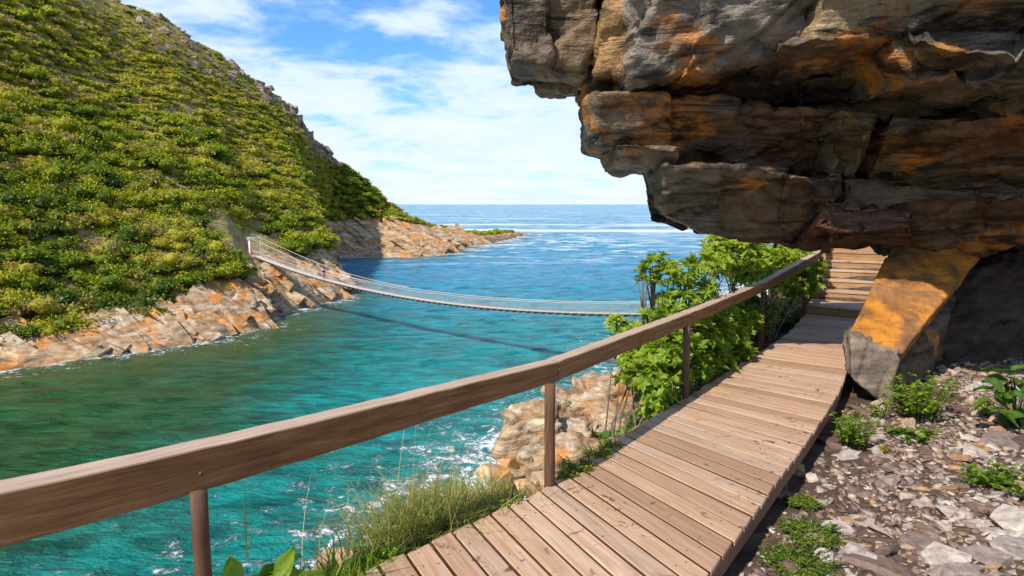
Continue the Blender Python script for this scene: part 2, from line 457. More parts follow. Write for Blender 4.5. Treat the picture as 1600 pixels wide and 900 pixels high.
# swell lines and whitecaps outside the river mouth
capv = n.mapping(P, (0.14, 0.62, 1))
cap = n.noise(capv, 0.42, 5, 0.62, 0.5)
capb = n.noise(n.mapping(P, (0.25, 1, 1)), 0.045, 3, 0.5)
capf = n.math('MULTIPLY', n.sstep(n.math('ADD', cap, n.math('MULTIPLY', capb, 0.25)), 0.64, 0.74), n.sstep(sp.outputs[1], 150, 300))
farl = n.noise(n.mapping(P, (0.0022, 0.014, 1)), 1.0, 4, 0.6, 0.3)
farf = n.math('MULTIPLY', n.math('MULTIPLY', n.sstep(farl, 0.53, 0.63), n.sstep(sp.outputs[1], 330, 420)), n.sstep(sp.outputs[1], 2600, 900))
foam = n.math('MAXIMUM', foam, n.math('MULTIPLY', n.math('MAXIMUM', capf, farf), 0.85))
col = n.mix(n.math('MULTIPLY', foam, 0.92), col, (0.80, 0.83, 0.84))
n.l.new(col, b.inputs['Base Color'])
n.put(b.inputs['Roughness'], n.math('ADD', 0.24, n.math('MULTIPLY', foam, 0.6)))
b.inputs['IOR'].default_value = 1.33
b.inputs['Specular IOR Level'].default_value = 0.16
w1 = n.noise(n.mapping(P, (0.45, 1.0, 1), (0, 0, 0.25)), 0.75, 5, 0.6, 0.6)
w2 = n.noise(n.mapping(P, (0.6, 1.0, 1), (0, 0, -0.2)), 2.6, 4, 0.6, 0.4)
w3 = n.noise(n.mapping(P, (0.35, 1.0, 1), (0, 0, 0.1)), 0.16, 4, 0.55, 0.3)
h = n.math('ADD', n.math('ADD', n.math('MULTIPLY', w1, 0.8), n.math('MULTIPLY', w2, 0.22)), n.math('MULTIPLY', w3, 1.6))
h = n.math('ADD', h, n.math('MULTIPLY', foam, 0.12))
n.l.new(n.bump(h, 1.0, 1.25), b.inputs['Normal'])
sea = link('sea', me, m); tag(sea, 'turquoise river mouth opening into deep blue sea', kind='structure')

# ------------------------------------------------------------------ far hillside
S_R = [((-150, -60), (-400, -330, 110)), ((-85, 42), (-200, -250, 130)), ((-55.6, 72.5), (0, -130, 165)), ((-45, 84), (170, 0, 195)), ((-40, 89.3), (210, 14, 200)), ((-36.7, 98.8), (250, 30, 205)),
       ((-41, 108.5), (330, 80, 218)), ((-36.7, 117.4), (365, 102, 224)), ((-32.0, 131.3), (400, 125, 230)), ((-45, 152), (450, 165, 240)), ((-62, 185), (485, 212, 250)), ((-72, 222), (530, 252, 262)),
       ((-52.5, 232), (580, 290, 275)), ((-35, 233), (612, 322, 285)), ((-23, 248), (645, 346, 300)), ((-24, 275), (672, 353, 318)), ((-20, 293), (700, 359, 335)), ((-11, 308), (735, 364, 352)), ((7, 396), (805, 367, 402)), ((2, 425), (790, 368, 420))]
bandh = [2.6, 2.6, 2.8, 3.2, 4.4, 6.0, 7.5, 8, 7.2, 8, 8.5, 10.5, 11, 10.5, 8, 5.5, 4, 3, 1.6, 1]
bandw = [8, 8, 8, 8, 9, 10, 11, 13, 16, 14, 16, 24, 30, 28, 20, 12, 9, 7, 5, 4]
S0 = np.array([a for a, b_ in S_R], float)
R0 = np.array([aty(*b_) for a, b_ in S_R])
seg = np.r_[0, np.cumsum(np.hypot(*np.diff(S0, axis=0).T) * 0.5 + np.linalg.norm(np.diff(R0, axis=0), axis=1) * 0.5)]
def hill_frame(s):
    """s array -> shore xy, ridge xyz, band height, band width"""
    sx = np.interp(s, seg, S0[:, 0]); sy = np.interp(s, seg, S0[:, 1])
    r = np.stack([np.interp(s, seg, R0[:, k]) for k in range(3)], -1)
    return sx, sy, r, np.interp(s, seg, bandh), np.interp(s, seg, bandw)
def hill_point(s, q):
    """q in metres-like param: 0 shore, 1 band top, 2 ridge, 3 beyond"""
    sx, sy, r, bh, bw = hill_frame(s)
    dx, dy = r[..., 0] - sx, r[..., 1] - sy
    L = np.hypot(dx, dy) + 1e-6
    fb = np.clip(bw / L, 0, 0.6)
    rz = np.maximum(r[..., 2], SEA + bh + 0.3)
    q1 = np.clip(q, -0.4, 1); q2 = np.clip(q - 1, 0, 1); q3 = np.clip(q - 2, 0, 1)
    t = q1 * fb + q2 * (1 - fb) + q3 * 0.9
    x = sx + dx * t; y = sy + dy * t
    z = SEA + bh * np.where(q1 > 0, q1 ** 0.75 if np.ndim(q1) == 0 else np.power(np.clip(q1, 0, 1), 0.75), q1 * 1.2)
    z = z + (rz - SEA - bh) * (q2 ** 1.0)
    z = z - q3 * np.minimum(L * 0.5, rz - SEA + 4)
    gul = np.sin(math.pi * np.clip(q2, 0, 1)) ** 0.8
    nz = fbm2(x * 0.028, y * 0.028, 4, 31) * 3.2
    nz2 = fbm2(x * 0.16, y * 0.16, 3, 41) * 0.5
    z = z + (nz - 1.2) * gul + nz2 * np.clip(q - 1, 0, 1)
    rk = np.clip(1 - np.abs(q - 0.55) / 0.6, 0, 1)
    z = z + fbm2(x * 0.22, y * 0.22, 4, 51) * 1.1 * rk
    z = np.where(q > 1.9, z + fbm2(x * 0.12, y * 0.12, 4, 61) * 1.2 * np.clip((q - 1.9) * 10, 0, 1) * np.clip((rz - SEA - 12) / 20, 0, 1), z)
    return np.stack([x, y, z], -1)
ss = np.linspace(0, seg[-1], 420)
qq = np.r_[np.linspace(-0.35, 1.05, 26), np.linspace(1.09, 2.0, 70), np.linspace(2.03, 3, 14)]
SS, QQ = np.meshgrid(ss, qq)
V = hill_point(SS, QQ)
# bedded steps in the rocky band
pv = V.reshape(-1, 3)
ca, sa_ = math.cos(0.62), math.sin(0.62)
bx = (pv[:, 0] * ca - pv[:, 2] * sa_); bz = (pv[:, 0] * sa_ + pv[:, 2] * ca)
_, _, rid, _ = worley(np.stack([bx * 0.16, pv[:, 1] * 0.22, bz * 0.85], 1), 3)
rockm = np.clip(1.25 - QQ.ravel(), 0, 0.3) / 0.3 * (QQ.ravel() > 0.02)
pv = pv + np.array([0.35, -0.5, 0.75]) * ((rid - 0.45) * 1.5 * rockm)[:, None]
ns = len(ss); nq = len(qq)
idx = np.arange(ns * nq).reshape(nq, ns)
F = np.stack([idx[:-1, :-1], idx[1:, :-1], idx[1:, 1:], idx[:-1, 1:]], -1).reshape(-1, 4)[:, ::-1]
me = mesh('hillside', pv, F, False, {'q': QQ.ravel()})
m = M_shore.copy(); m.name = 'hillside_ground'
n = NT(m.node_tree); b = n.n['Principled BSDF']
old = b.inputs['Base Color'].links[0].from_socket
geo = n.new('ShaderNodeNewGeometry'); P = geo.outputs['Position']
q = n.attr('q')
veg = n.ramp(n.noise(P, 1.1, 6, 0.72), [(0.32, (0.08, 0.085, 0.015)), (0.46, (0.19, 0.165, 0.035)), (0.56, (0.30, 0.20, 0.09)), (0.68, (0.44, 0.30, 0.20))])
mask = n.sstep(n.math('ADD', q, n.math('MULTIPLY', n.math('SUBTRACT', n.noise(P, 0.12, 4, 0.6), 0.5), 0.8)), 0.98, 1.14)
n.l.new(n.mix(mask, old, veg), b.inputs['Base Color'])
hill = link('hillside', me, m); tag(hill, 'steep headland across the water with rocky foot', kind='structure')

# ------------------------------------------------------------------ leaf clouds
rng = np.random.default_rng(7)
def unit(v): return v / (np.linalg.norm(v, axis=-1, keepdims=True) + 1e-9)
def leaf_arrays(P, D, N, L, Wd, fold=0.25):
    """one two-triangle leaf per row. P base, D direction, N normal"""
    D = unit(D); S = unit(np.cross(D, N)); N = unit(np.cross(S, D))
    L = np.asarray(L)[:, None]; Wd = np.asarray(Wd)[:, None]
    a = P; t = P + D * L - N * L * 0.12
    m_ = P + D * L * 0.48 + N * Wd * fold
    l = m_ - S * Wd * 0.5; r = m_ + S * Wd * 0.5
    V = np.stack([a, l, t, r], 1).reshape(-1, 3)
    k = np.arange(len(P)) * 4
    F = np.stack([np.stack([k, k + 2, k + 1], 1), np.stack([k, k + 3, k + 2], 1)], 1).reshape(-1, 3)
    return V, F
def dome_points(nn, flat=0.75):
    d = unit(rng.normal(size=(nn, 3))); d[:, 2] = np.abs(d[:, 2]) * 1.0 - 0.12
    return unit(d) * np.array([1, 1, flat])
ICO_V = None
def ico():
    bm = bmesh.new(); bmesh.ops.create_icosphere(bm, subdivisions=1, radius=1)
    V = np.array([v.co[:] for v in bm.verts]); F = np.array([[v.index for v in f.verts] for f in bm.faces]); bm.free()
    return V, F
ICO_V, ICO_F = ico()
def bush_arrays(nleaf, leafsize, lobes=4):
    """unit bush (radius ~1, base at z=0): lumpy crown of small leaf sprays"""
    Vs, Fs, Ts = [], [], []; off = 0
    cs = np.c_[rng.normal(0, 0.38, (lobes, 2)), rng.uniform(0.25, 0.62, lobes)]
    rs = rng.uniform(0.42, 0.68, lobes)
    for c, r in zip(cs, rs):
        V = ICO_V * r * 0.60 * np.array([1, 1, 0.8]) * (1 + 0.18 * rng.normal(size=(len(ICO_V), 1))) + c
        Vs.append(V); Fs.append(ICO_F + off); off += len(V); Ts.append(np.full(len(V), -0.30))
        k = nleaf // lobes
        d = dome_points(k)
        p = c + d * r * rng.uniform(0.55, 1.12, (k, 1)) * np.array([1, 1, 0.85])
        D = unit(d * 0.7 + rng.normal(0, 0.7, (k, 3)))
        N = unit(d + rng.normal(0, 0.45, (k, 3)))
        lv, lf = leaf_arrays(p - D * leafsize * 0.5, D, N, rng.uniform(0.7, 1.3, k) * leafsize, rng.uniform(0.55, 0.95, k) * leafsize)
        Vs.append(lv); Fs.append(lf + off); off += len(lv)
        Ts.append(np.repeat(rng.normal(0, 0.10, k) + rng.normal(0, 0.06), 4))
    return np.concatenate(Vs), np.concatenate(Fs), np.concatenate(Ts)
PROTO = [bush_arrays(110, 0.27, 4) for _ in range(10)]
# positions on the hill
cand = 26000
s_ = rng.uniform(seg[1], seg[-1] * 0.93, cand); q_ = 0.86 + 1.22 * rng.random(cand) ** 0.95
pp = hill_point(s_, q_)
bare = fbm2(pp[:, 0] * 0.035, pp[:, 1] * 0.035, 4, 71) + 0.5 * fbm2(pp[:, 0] * 0.15, pp[:, 1] * 0.15, 2, 72)
ridge_rock = np.clip((q_ - 1.80) / 0.12, 0, 1) * np.clip((pp[:, 2] - 8) / 10, 0, 1)
lowrag = fbm2(pp[:, 0] * 0.09, pp[:, 1] * 0.09, 3, 73) * 0.045 - 0.04 * (pp[:, 1] < 90)
far_point = np.interp(s_, [seg[10], seg[11], seg[13], seg[15]], [0, 0.15, 0.35, 1.2])
keep = (rng.random(cand) > 0.6 * (bare > 0.42) + 0.62 * ridge_rock) & (q_ > 1.0 + lowrag + far_point * 0.55)
vis = (np.hypot(pp[:, 0] + 45, pp[:, 1] - 121) > 10.5) & ~((np.abs((pp[:, 0] + 46) * 0.686 + (pp[:, 1] - 123) * 0.727) < 4) & (pp[:, 1] < 140) & (pp[:, 1] > 100) & (pp[:, 0] > -52)) & (pp[:, 1] > 62) & (pp[:, 0] / np.maximum(pp[:, 1], 1) > -0.98)
keep &= vis
pp = pp[keep]; s_ = s_[keep]; q_ = q_[keep]; ridge_rock = ridge_rock[keep]
dist = np.linalg.norm(pp - np.array([0, 0, 2]), axis=1)
size = rng.lognormal(0.0, 0.33, len(pp)) * (1.5 - 0.78 * np.clip((q_ - 1.0) * 1.2, 0, 1)) * (1 - 0.35 * ridge_rock)
size = np.minimum(size, 1.9)
hue = fbm2(pp[:, 0] * 0.03, pp[:, 1] * 0.03, 3, 81) * 0.36 + rng.normal(0, 0.20, len(pp)) + 0.48
hue += 0.10 * np.clip((q_ - 1.2), 0, 0.8)
lowold = (q_ < 1.35) & (rng.random(len(pp)) < 0.18); hue = np.where(lowold, 0.84, hue)
hue = np.clip(hue, 0.08, 0.98)
order = np.argsort(-(size / dist))
# thin out overlapping ones
taken = {}
chosen = []
for i in order:
    r = size[i] * 0.62
    key = (int(pp[i, 0] // 2.5), int(pp[i, 1] // 2.5)); ok = True
    for ax in (-1, 0, 1):
        for ay in (-1, 0, 1):
            for j in taken.get((key[0] + ax, key[1] + ay), ()):
                if np.linalg.norm(pp[i] - pp[j]) < 0.62 * (r + size[j] * 0.62): ok = False; break
            if not ok: break
        if not ok: break
    if ok:
        taken.setdefault(key, []).append(i); chosen.append(i)
chosen = np.array(chosen)
scale_xy = 1.75
indiv = [i for i in chosen if q_[i] < 1.75][:260]
indset = set(indiv)
rest = [i for i in chosen if i not in indset]
Vs, Fs, Ts = [], [], []; off = 0
for i in rest:
    pv_, pf_, pt_ = PROTO[int(rng.integers(len(PROTO)))]
    a = rng.uniform(0, 6.283); c, s = math.cos(a), math.sin(a); k = size[i] * scale_xy
    x = pv_[:, 0] * c - pv_[:, 1] * s; y = pv_[:, 0] * s + pv_[:, 1] * c
    Vs.append(np.stack([x * k, y * k, pv_[:, 2] * k * rng.uniform(0.45, 1.05)], 1) + pp[i] - np.array([0, 0, 0.25 * k]))
    Fs.append(pf_ + off); off += len(pv_); Ts.append(pt_ + hue[i])
# low tufts between the bushes
nt_ = 7500
st_ = rng.uniform(seg[1], seg[-1] * 0.8, nt_); qt_ = 1.0 + 1.02 * rng.random(nt_)
pt2 = hill_point(st_, qt_)
okt = (pt2[:, 1] > 62) & (pt2[:, 0] / pt2[:, 1] > -0.98) & (np.hypot(pt2[:, 0] + 45, pt2[:, 1] - 121) > 8) & (qt_ > 1.0 + np.interp(st_, [seg[10], seg[11], seg[13], seg[15]], [0, 0.15, 0.35, 1.2]) * 0.55)
pt2 = pt2[okt]; kk = 20; nt_ = len(pt2)
cen = np.repeat(pt2, kk, 0); rad = np.repeat(rng.uniform(0.5, 1.1, nt_), kk)[:, None]
d_ = dome_points(nt_ * kk); p_ = cen + d_ * rad * rng.uniform(0.3, 1.0, (nt_ * kk, 1)) * np.array([1, 1, 0.6])
lv, lf = leaf_arrays(p_, unit(d_ + rng.normal(0, 0.6, d_.shape)), d_ + rng.normal(0, 0.4, d_.shape), rng.uniform(0.3, 0.55, nt_ * kk), rng.uniform(0.2, 0.4, nt_ * kk))
Vs.append(lv); Fs.append(lf + off); off += len(lv)
ht = np.clip(0.52 + 0.3 * fbm2(pt2[:, 0] * 0.05, pt2[:, 1] * 0.05, 3, 83) + rng.normal(0, 0.17, nt_), 0.1, 0.98)
Ts.append(np.repeat(np.clip(np.repeat(ht, kk) + rng.normal(0, 0.08, nt_ * kk), 0, 1), 4))
me = mesh('hillside_scrub', np.concatenate(Vs), np.concatenate(Fs), False, {'tint': np.concatenate(Ts)})
scrub = link('hillside_scrub', me, M_scrub)
tag(scrub, 'dense low scrub in many greens covering the headland slope', 'scrub', kind='stuff')
kinds = [('deep green', 0.20), ('bright yellow green', 0.50), ('olive green', 0.66), ('pale greyish', 0.86)]
kmesh = []
for kn, base in kinds:
    lst = []
    for v in range(3):
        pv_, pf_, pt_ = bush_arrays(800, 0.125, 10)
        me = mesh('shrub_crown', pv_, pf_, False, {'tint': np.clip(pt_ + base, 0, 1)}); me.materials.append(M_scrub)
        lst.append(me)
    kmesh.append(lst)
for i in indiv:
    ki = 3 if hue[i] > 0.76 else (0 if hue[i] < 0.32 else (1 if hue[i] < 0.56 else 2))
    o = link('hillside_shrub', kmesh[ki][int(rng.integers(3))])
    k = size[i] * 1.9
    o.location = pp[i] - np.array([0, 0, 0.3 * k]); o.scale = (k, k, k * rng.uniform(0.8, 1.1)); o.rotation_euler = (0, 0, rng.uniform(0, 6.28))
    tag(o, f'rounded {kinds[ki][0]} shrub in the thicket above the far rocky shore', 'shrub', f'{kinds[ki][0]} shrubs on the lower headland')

# ------------------------------------------------------------------ rock slabs on the far shore, rocks on the ridge
def slab_mesh(name, dims, rough=0.12, cuts=3, seed=0):
    r = random.Random(seed)
    bm = bmesh.new(); bmesh.ops.create_cube(bm, size=1.0)
    for v in bm.verts:
        v.co.x += r.uniform(-rough, rough); v.co.y += r.uniform(-rough, rough); v.co.z += r.uniform(-rough, rough) * 0.6
    for k in range(cuts):
        no = Vector((r.uniform(-1, 1), r.uniform(-1, 1), r.uniform(-0.5, 0.9))).normalized()
        geom = list(bm.verts) + list(bm.edges) + list(bm.faces)
        res = bmesh.ops.bisect_plane(bm, geom=geom, plane_co=no * r.uniform(0.40, 0.52), plane_no=no, clear_outer=True)
        eds = [e for e in bm.edges if len(e.link_faces) == 1]
        if eds: bmesh.ops.holes_fill(bm, edges=eds)
    bmesh.ops.recalc_face_normals(bm, faces=bm.faces)
    for v in bm.verts: v.co = Vector((v.co.x * dims[0], v.co.y * dims[1], v.co.z * dims[2]))
    bmesh.ops.triangulate(bm, faces=bm.faces)
    me = bpy.data.meshes.new(name); bm.to_mesh(me); bm.free()
    return me
SLABS = [slab_mesh('rock_slab', (1, 1, 1), 0.14, 4, k) for k in range(10)]
for s in SLABS: s.materials.append(M_slab)
RIDGES = [slab_mesh('ridge_rock', (1, 1, 1), 0.2, 5, 40 + k) for k in range(6)]
for s in RIDGES: s.materials.append(M_ridge)
cnt = 0
def bed_rot(jit=0.10):
    # beds dip towards the sea: long axis runs down to the right, plates lean back
    long = Vector((0.80, -0.18, -0.55)).normalized()
    nrm = Vector((0.45, -0.55, 0.72)); nrm = (nrm - long * nrm.dot(long)).normalized()
    side = nrm.cross(long)
    M3 = Matrix((long, side, nrm)).transposed()
    e = Matrix.Rotation(rng.normal(0, jit), 3, 'X') @ Matrix.Rotation(rng.normal(0, jit), 3, 'Y') @ Matrix.Rotation(rng.normal(0, jit), 3, 'Z')
    return (M3 @ e).to_euler()
for k in range(298):
    if k < 190:
        s0 = rng.uniform(seg[2] - 6, seg[9]); q0 = rng.uniform(0.03, 1.02)
        sc = rng.uniform(0.75, 1.35)
    else:
        s0 = rng.uniform(seg[11], seg[17]); q0 = rng.uniform(0.05, 1.05); sc = rng.uniform(1.2, 2.2)
    p = hill_point(np.array(s0), np.array(q0))
    o = link('rock_slab', SLABS[int(rng.integers(10))], None, hill)
    o.location = p + np.array([0.1, -0.1, 0.15])
    o.rotation_euler = bed_rot()
    o.scale = (rng.uniform(2.8, 7.0) * sc, rng.uniform(1.0, 2.0) * sc, rng.uniform(0.40, 0.85) * sc)
for k in range(150):
    s0 = rng.uniform(seg[4], seg[11]); q0 = rng.uniform(1.80, 2.0)
    p = hill_point(np.array(s0), np.array(q0))
    o = link('ridge_rock', RIDGES[int(rng.integers(6))], None, hill)
    o.location = p; o.rotation_euler = (rng.normal(0, 0.3), rng.normal(0.4, 0.3), rng.uniform(0, 6.28))
    sc = rng.uniform(1.0, 2.8)
    o.scale = (sc * 1.4, sc, sc * rng.uniform(0.6, 1.0))

# ------------------------------------------------------------------ detailed rocks (hexahedra, bedded displacement)
def hex_rock(name, corners, res=0.06, bed=None, amp=(0.05, 0.05, 0.03), wscale=(1.1, 1.1, 3.2), rnd=0.05, seed=0, maxn=90, nfreq=0.9, shade=False, lseed=None):
    """corners: front TL TR BR BL, back TL TR BR BL"""
    C = np.asarray(corners, float)
    lx = max(np.linalg.norm(C[1] - C[0]), np.linalg.norm(C[2] - C[3])); lz = max(np.linalg.norm(C[3] - C[0]), np.linalg.norm(C[2] - C[1])); ly = max(np.linalg.norm(C[4] - C[0]), np.linalg.norm(C[6] - C[2]))
    nx, ny, nz = [int(np.clip(math.ceil(l / res), 4, maxn)) for l in (lx, ly, lz)]
    idmap = {}; pts = []
    def vid(i, j, k):
        key = (i, j, k)
        if key not in idmap:
            idmap[key] = len(pts); pts.append((i / nx, j / ny, k / nz))
        return idmap[key]
    Fq = []
    for i in range(nx):
        for k in range(nz):
            Fq.append((vid(i, 0, k), vid(i + 1, 0, k), vid(i + 1, 0, k + 1), vid(i, 0, k + 1)))
            Fq.append((vid(i, ny, k), vid(i, ny, k + 1), vid(i + 1, ny, k + 1), vid(i + 1, ny, k)))
    for j in range(ny):
        for k in range(nz):
            Fq.append((vid(0, j, k), vid(0, j, k + 1), vid(0, j + 1, k + 1), vid(0, j + 1, k)))
            Fq.append((vid(nx, j, k), vid(nx, j + 1, k), vid(nx, j + 1, k + 1), vid(nx, j, k + 1)))
    for i in range(nx):
        for j in range(ny):
            Fq.append((vid(i, j, 0), vid(i, j + 1, 0), vid(i + 1, j + 1, 0), vid(i + 1, j, 0)))
            Fq.append((vid(i, j, nz), vid(i + 1, j, nz), vid(i + 1, j + 1, nz), vid(i, j + 1, nz)))
    U = np.array(pts); c = U * 2 - 1
    sm = (np.abs(c) ** 10).sum(1)
    c = c * (1 - rnd * np.clip(sm - 1, 0, 2))[:, None]
    U = (c + 1) / 2
    u, v, w = U[:, 0:1], U[:, 1:2], U[:, 2:3]      # u right, v back, w up
    def bil(TL, TR, BR, BL): return TL * (1 - u) * w + TR * u * w + BR * u * (1 - w) + BL * (1 - u) * (1 - w)
    Pn = bil(*C[:4]) * (1 - v) + bil(*C[4:]) * v
    Fq = np.array(Fq)
    me = mesh(name, Pn, Fq)
    nrm = np.zeros(len(Pn) * 3, np.float32); me.vertices.foreach_get('normal', nrm); nrm = nrm.reshape(-1, 3)
    cen = Pn.mean(0)
    if np.mean(((Pn - cen) * nrm).sum(1)) < 0:
        me.flip_normals(); nrm = -nrm
    B = np.array(Matrix.Rotation(bed[0], 3, 'X') @ Matrix.Rotation(bed[1], 3, 'Y')) if bed else np.eye(3)
    q = Pn @ B.T
    warp = 0.35 * np.stack([fbm(q * 0.9, 2, seed + 5), fbm(q * 0.9, 2, seed + 6), 0.4 * fbm(q * 0.9, 2, seed + 7)], 1)
    w1, w2, rid, bd = worley((q + warp) * np.array(wscale), seed)
    f1, f2, rid2, bd2 = worley((q + warp) * np.array(wscale) * 2.7, seed + 3)
    tilt = bd[:, 0] * (rid - 0.5) * 1.2 + bd[:, 2] * (rid2 * 0.3)
    d = amp[0] * fbm(Pn * nfreq, 4, (seed if lseed is None else lseed) + 20) + amp[1] * ((rid - 0.5) * 1.5 + tilt) + amp[2] * ((rid2 - 0.5) * 1.4)
    d -= amp[1] * 0.45 * np.clip(1 - (w2 - w1) / 0.05, 0, 1)
    d += amp[2] * 0.5 * fbm(Pn * 7, 3, seed + 33) - (0.05 if lseed is not None else 0)
    Pn = Pn + nrm * d[:, None]
    me.vertices.foreach_set('co', Pn.astype(np.float32).ravel()); me.update()
    if shade: me.polygons.foreach_set('use_smooth', np.ones(len(me.polygons), bool))
    return me
def pxblock(front, depth, back_shift=(0, 0, 0), top_back=None):
    """front: 4x (u,v,y) TL TR BR BL; block runs back by depth"""
    f = [aty(u, v, y) for (u, v, y) in front]
    d = depth if hasattr(depth, '__len__') else [depth] * 4
    bk = [p + np.array([back_shift[0], d[i] + back_shift[1], back_shift[2]]) for i, p in enumerate(f)]
    return f + bk

cliff = empty('overhanging_cliff', (4.5, 9.2, 0.0))
tag(cliff, 'dark layered rock cliff overhanging the boardwalk with ochre stains', 'cliff')
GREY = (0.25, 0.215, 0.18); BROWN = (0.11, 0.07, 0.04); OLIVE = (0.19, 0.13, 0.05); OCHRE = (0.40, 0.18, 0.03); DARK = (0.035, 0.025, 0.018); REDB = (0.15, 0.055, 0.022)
BLK = [  # name, front corners (u, v, distance), depth, colour, roughness
    ('rock_block', [(768, -70, 8.0), (872, -70, 7.9), (866, 106, 8.15), (792, 92, 8.15)], 2.0, BROWN, 1.0),
    ('rock_block', [(842, -70, 8.0), (955, -70, 7.9), (930, 117, 8.3), (832, 109, 8.3)], 2.0, (0.21, 0.125, 0.05), 1.0),
    ('rock_block', [(945, -70, 7.7), (1015, -70, 7.6), (1002, 152, 8.0), (925, 122, 8.1)], 2.2, OCHRE, 0.9),
    ('rock_block', [(985, -70, 7.2), (1190, -70, 6.9), (1110, 112, 7.5), (984, 146, 7.7)], 2.4, GREY, 1.5),
    ('rock_block', [(1120, -70, 7.0), (1345, -70, 6.7), (1235, 92, 7.4), (1060, 128, 7.5)], 2.4, (0.22, 0.19, 0.155), 1.5),
    ('rock_block', [(1290, -70, 6.6), (1460, -70, 6.3), (1450, 48, 6.8), (1262, 72, 7.1)], 2.4, (0.34, 0.22, 0.10), 0.8),
    ('rock_block', [(1440, -70, 6.2), (1780, -70, 5.4), (1780, 96, 6.0), (1440, 60, 6.7)], 2.6, (0.30, 0.235, 0.165), 1.0),
    ('rock_block', [(1220, 62, 7.0), (1480, 42, 6.7), (1420, 140, 8.1), (1230, 140, 8.1)], 1.9, BROWN, 1.6),
    ('rock_block', [(1430, 40, 6.5), (1780, 60, 5.7), (1780, 150, 6.0), (1415, 148, 6.9)], 2.2, (0.14, 0.12, 0.09), 1.6),
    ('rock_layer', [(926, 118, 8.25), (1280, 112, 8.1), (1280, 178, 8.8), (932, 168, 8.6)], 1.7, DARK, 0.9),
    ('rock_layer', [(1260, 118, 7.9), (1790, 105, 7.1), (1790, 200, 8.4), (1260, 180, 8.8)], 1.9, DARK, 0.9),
    ('rock_block', [(932, 142, 7.85), (1055, 140, 7.8), (1052, 240, 8.35), (930, 226, 8.25)], 1.8, (0.19, 0.12, 0.07), 1.0),
    ('rock_layer', [(962, 224, 8.05), (1068, 226, 8.0), (1062, 268, 8.35), (966, 260, 8.35)], 1.6, (0.17, 0.115, 0.075), 0.7),
    ('rock_block', [(1045, 158, 8.1), (1180, 160, 8.1), (1185, 268, 8.9), (1040, 262, 8.6)], 1.5, BROWN, 1.3),
    ('rock_block', [(1165, 165, 8.2), (1320, 165, 8.1), (1300, 285, 9.0), (1160, 270, 8.9)], 1.4, REDB, 1.5),
    ('rock_slab', [(1312, 166, 7.8), (1392, 184, 7.75), (1348, 302, 8.6), (1283, 292, 8.65)], 1.5, OLIVE, 0.5),
    ('rock_slab', [(1390, 186, 7.75), (1560, 180, 7.5), (1545, 304, 8.5), (1348, 300, 8.6)], 1.6, OLIVE, 0.5),
    ('rock_slab', [(1540, 180, 7.1), (1800, 176, 6.7), (1800, 305, 8.2), (1530, 305, 8.35)], 1.9, (0.20, 0.10, 0.045), 0.7),
    ('rock_block', [(1032, 256, 8.1), (1130, 256, 8.05), (1125, 362, 8.8), (1040, 346, 8.7)], 1.4, (0.12, 0.095, 0.07), 1.2),
    ('rock_block', [(1110, 256, 8.1), (1245, 262, 8.1), (1235, 385, 9.0), (1108, 360, 8.9)], 1.3, (0.11, 0.08, 0.05), 1.4),
    ('rock_block', [(1225, 268, 8.1), (1330, 285, 8.0), (1330, 397, 8.95), (1215, 384, 8.95)], 1.2, BROWN, 1.3),
    ('rock_slab', [(1290, 332, 8.15), (1440, 338, 8.2), (1430, 392, 8.8), (1236, 390, 8.85)], 1.0, REDB, 0.8),
    ('rock_layer', [(1310, 292, 8.2), (1560, 298, 8.1), (1560, 388, 8.85), (1320, 395, 8.95)], 1.2, (0.13, 0.09, 0.05), 1.2),
    ('rock_layer', [(1545, 296, 7.9), (1810, 298, 7.1), (1810, 384, 8.3), (1545, 388, 8.8)], 2.0, (0.12, 0.07, 0.04), 1.2),
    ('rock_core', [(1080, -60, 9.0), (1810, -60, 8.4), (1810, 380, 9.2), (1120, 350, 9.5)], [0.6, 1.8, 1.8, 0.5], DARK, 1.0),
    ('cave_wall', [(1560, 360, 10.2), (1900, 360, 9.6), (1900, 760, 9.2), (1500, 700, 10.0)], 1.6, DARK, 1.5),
]
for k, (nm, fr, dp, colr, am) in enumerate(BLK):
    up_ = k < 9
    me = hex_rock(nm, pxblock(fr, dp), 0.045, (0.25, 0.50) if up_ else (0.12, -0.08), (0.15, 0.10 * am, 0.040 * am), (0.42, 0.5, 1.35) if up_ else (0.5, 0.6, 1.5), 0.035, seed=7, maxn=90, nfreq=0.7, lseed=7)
    o = link(nm, me, M_hollow_shade if nm == 'cave_wall' else M_cliff); o.color = (*colr, 1)
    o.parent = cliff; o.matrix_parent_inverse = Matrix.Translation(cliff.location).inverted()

# leaning boulder beside the boardwalk
boulder = empty('leaning_boulder', (4.4, 8.0, -0.3))
tag(boulder, 'leaning boulder with flat orange face propped under the overhang beside the boardwalk', 'boulder')
tl, tr, br, bl = aty(1392, 384, 9.15), aty(1540, 384, 8.9), aty(1410, 550, 7.75), aty(1327, 522, 7.95)
nrm = np.cross(tr - tl, bl - tl); nrm /= np.linalg.norm(nrm)
if nrm[2] < 0: nrm = -nrm
th = 0.20
C8 = [tl, tr, br, bl, tl - nrm * th, tr - nrm * th, br - nrm * th, bl - nrm * th]
me = hex_rock('ochre_face', C8, 0.04, (0.3, 0.2), (0.012, 0.018, 0.010), (0.9, 0.9, 1.6), 0.006, 301)
def addpart(nm, me, mat, par, label=None):
    o = link(nm, me, mat); o.parent = par; o.matrix_parent_inverse = Matrix.Translation(par.location).inverted()
    if label: o['label'] = label
    return o
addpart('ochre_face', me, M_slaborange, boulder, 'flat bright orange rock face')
f = [bl - nrm * 0.12 + np.array([0.08, 0.1, 0]), br - nrm * 0.12 + np.array([0, 0.1, 0]), aty(1420, 648, 7.75), aty(1352, 610, 7.75)]
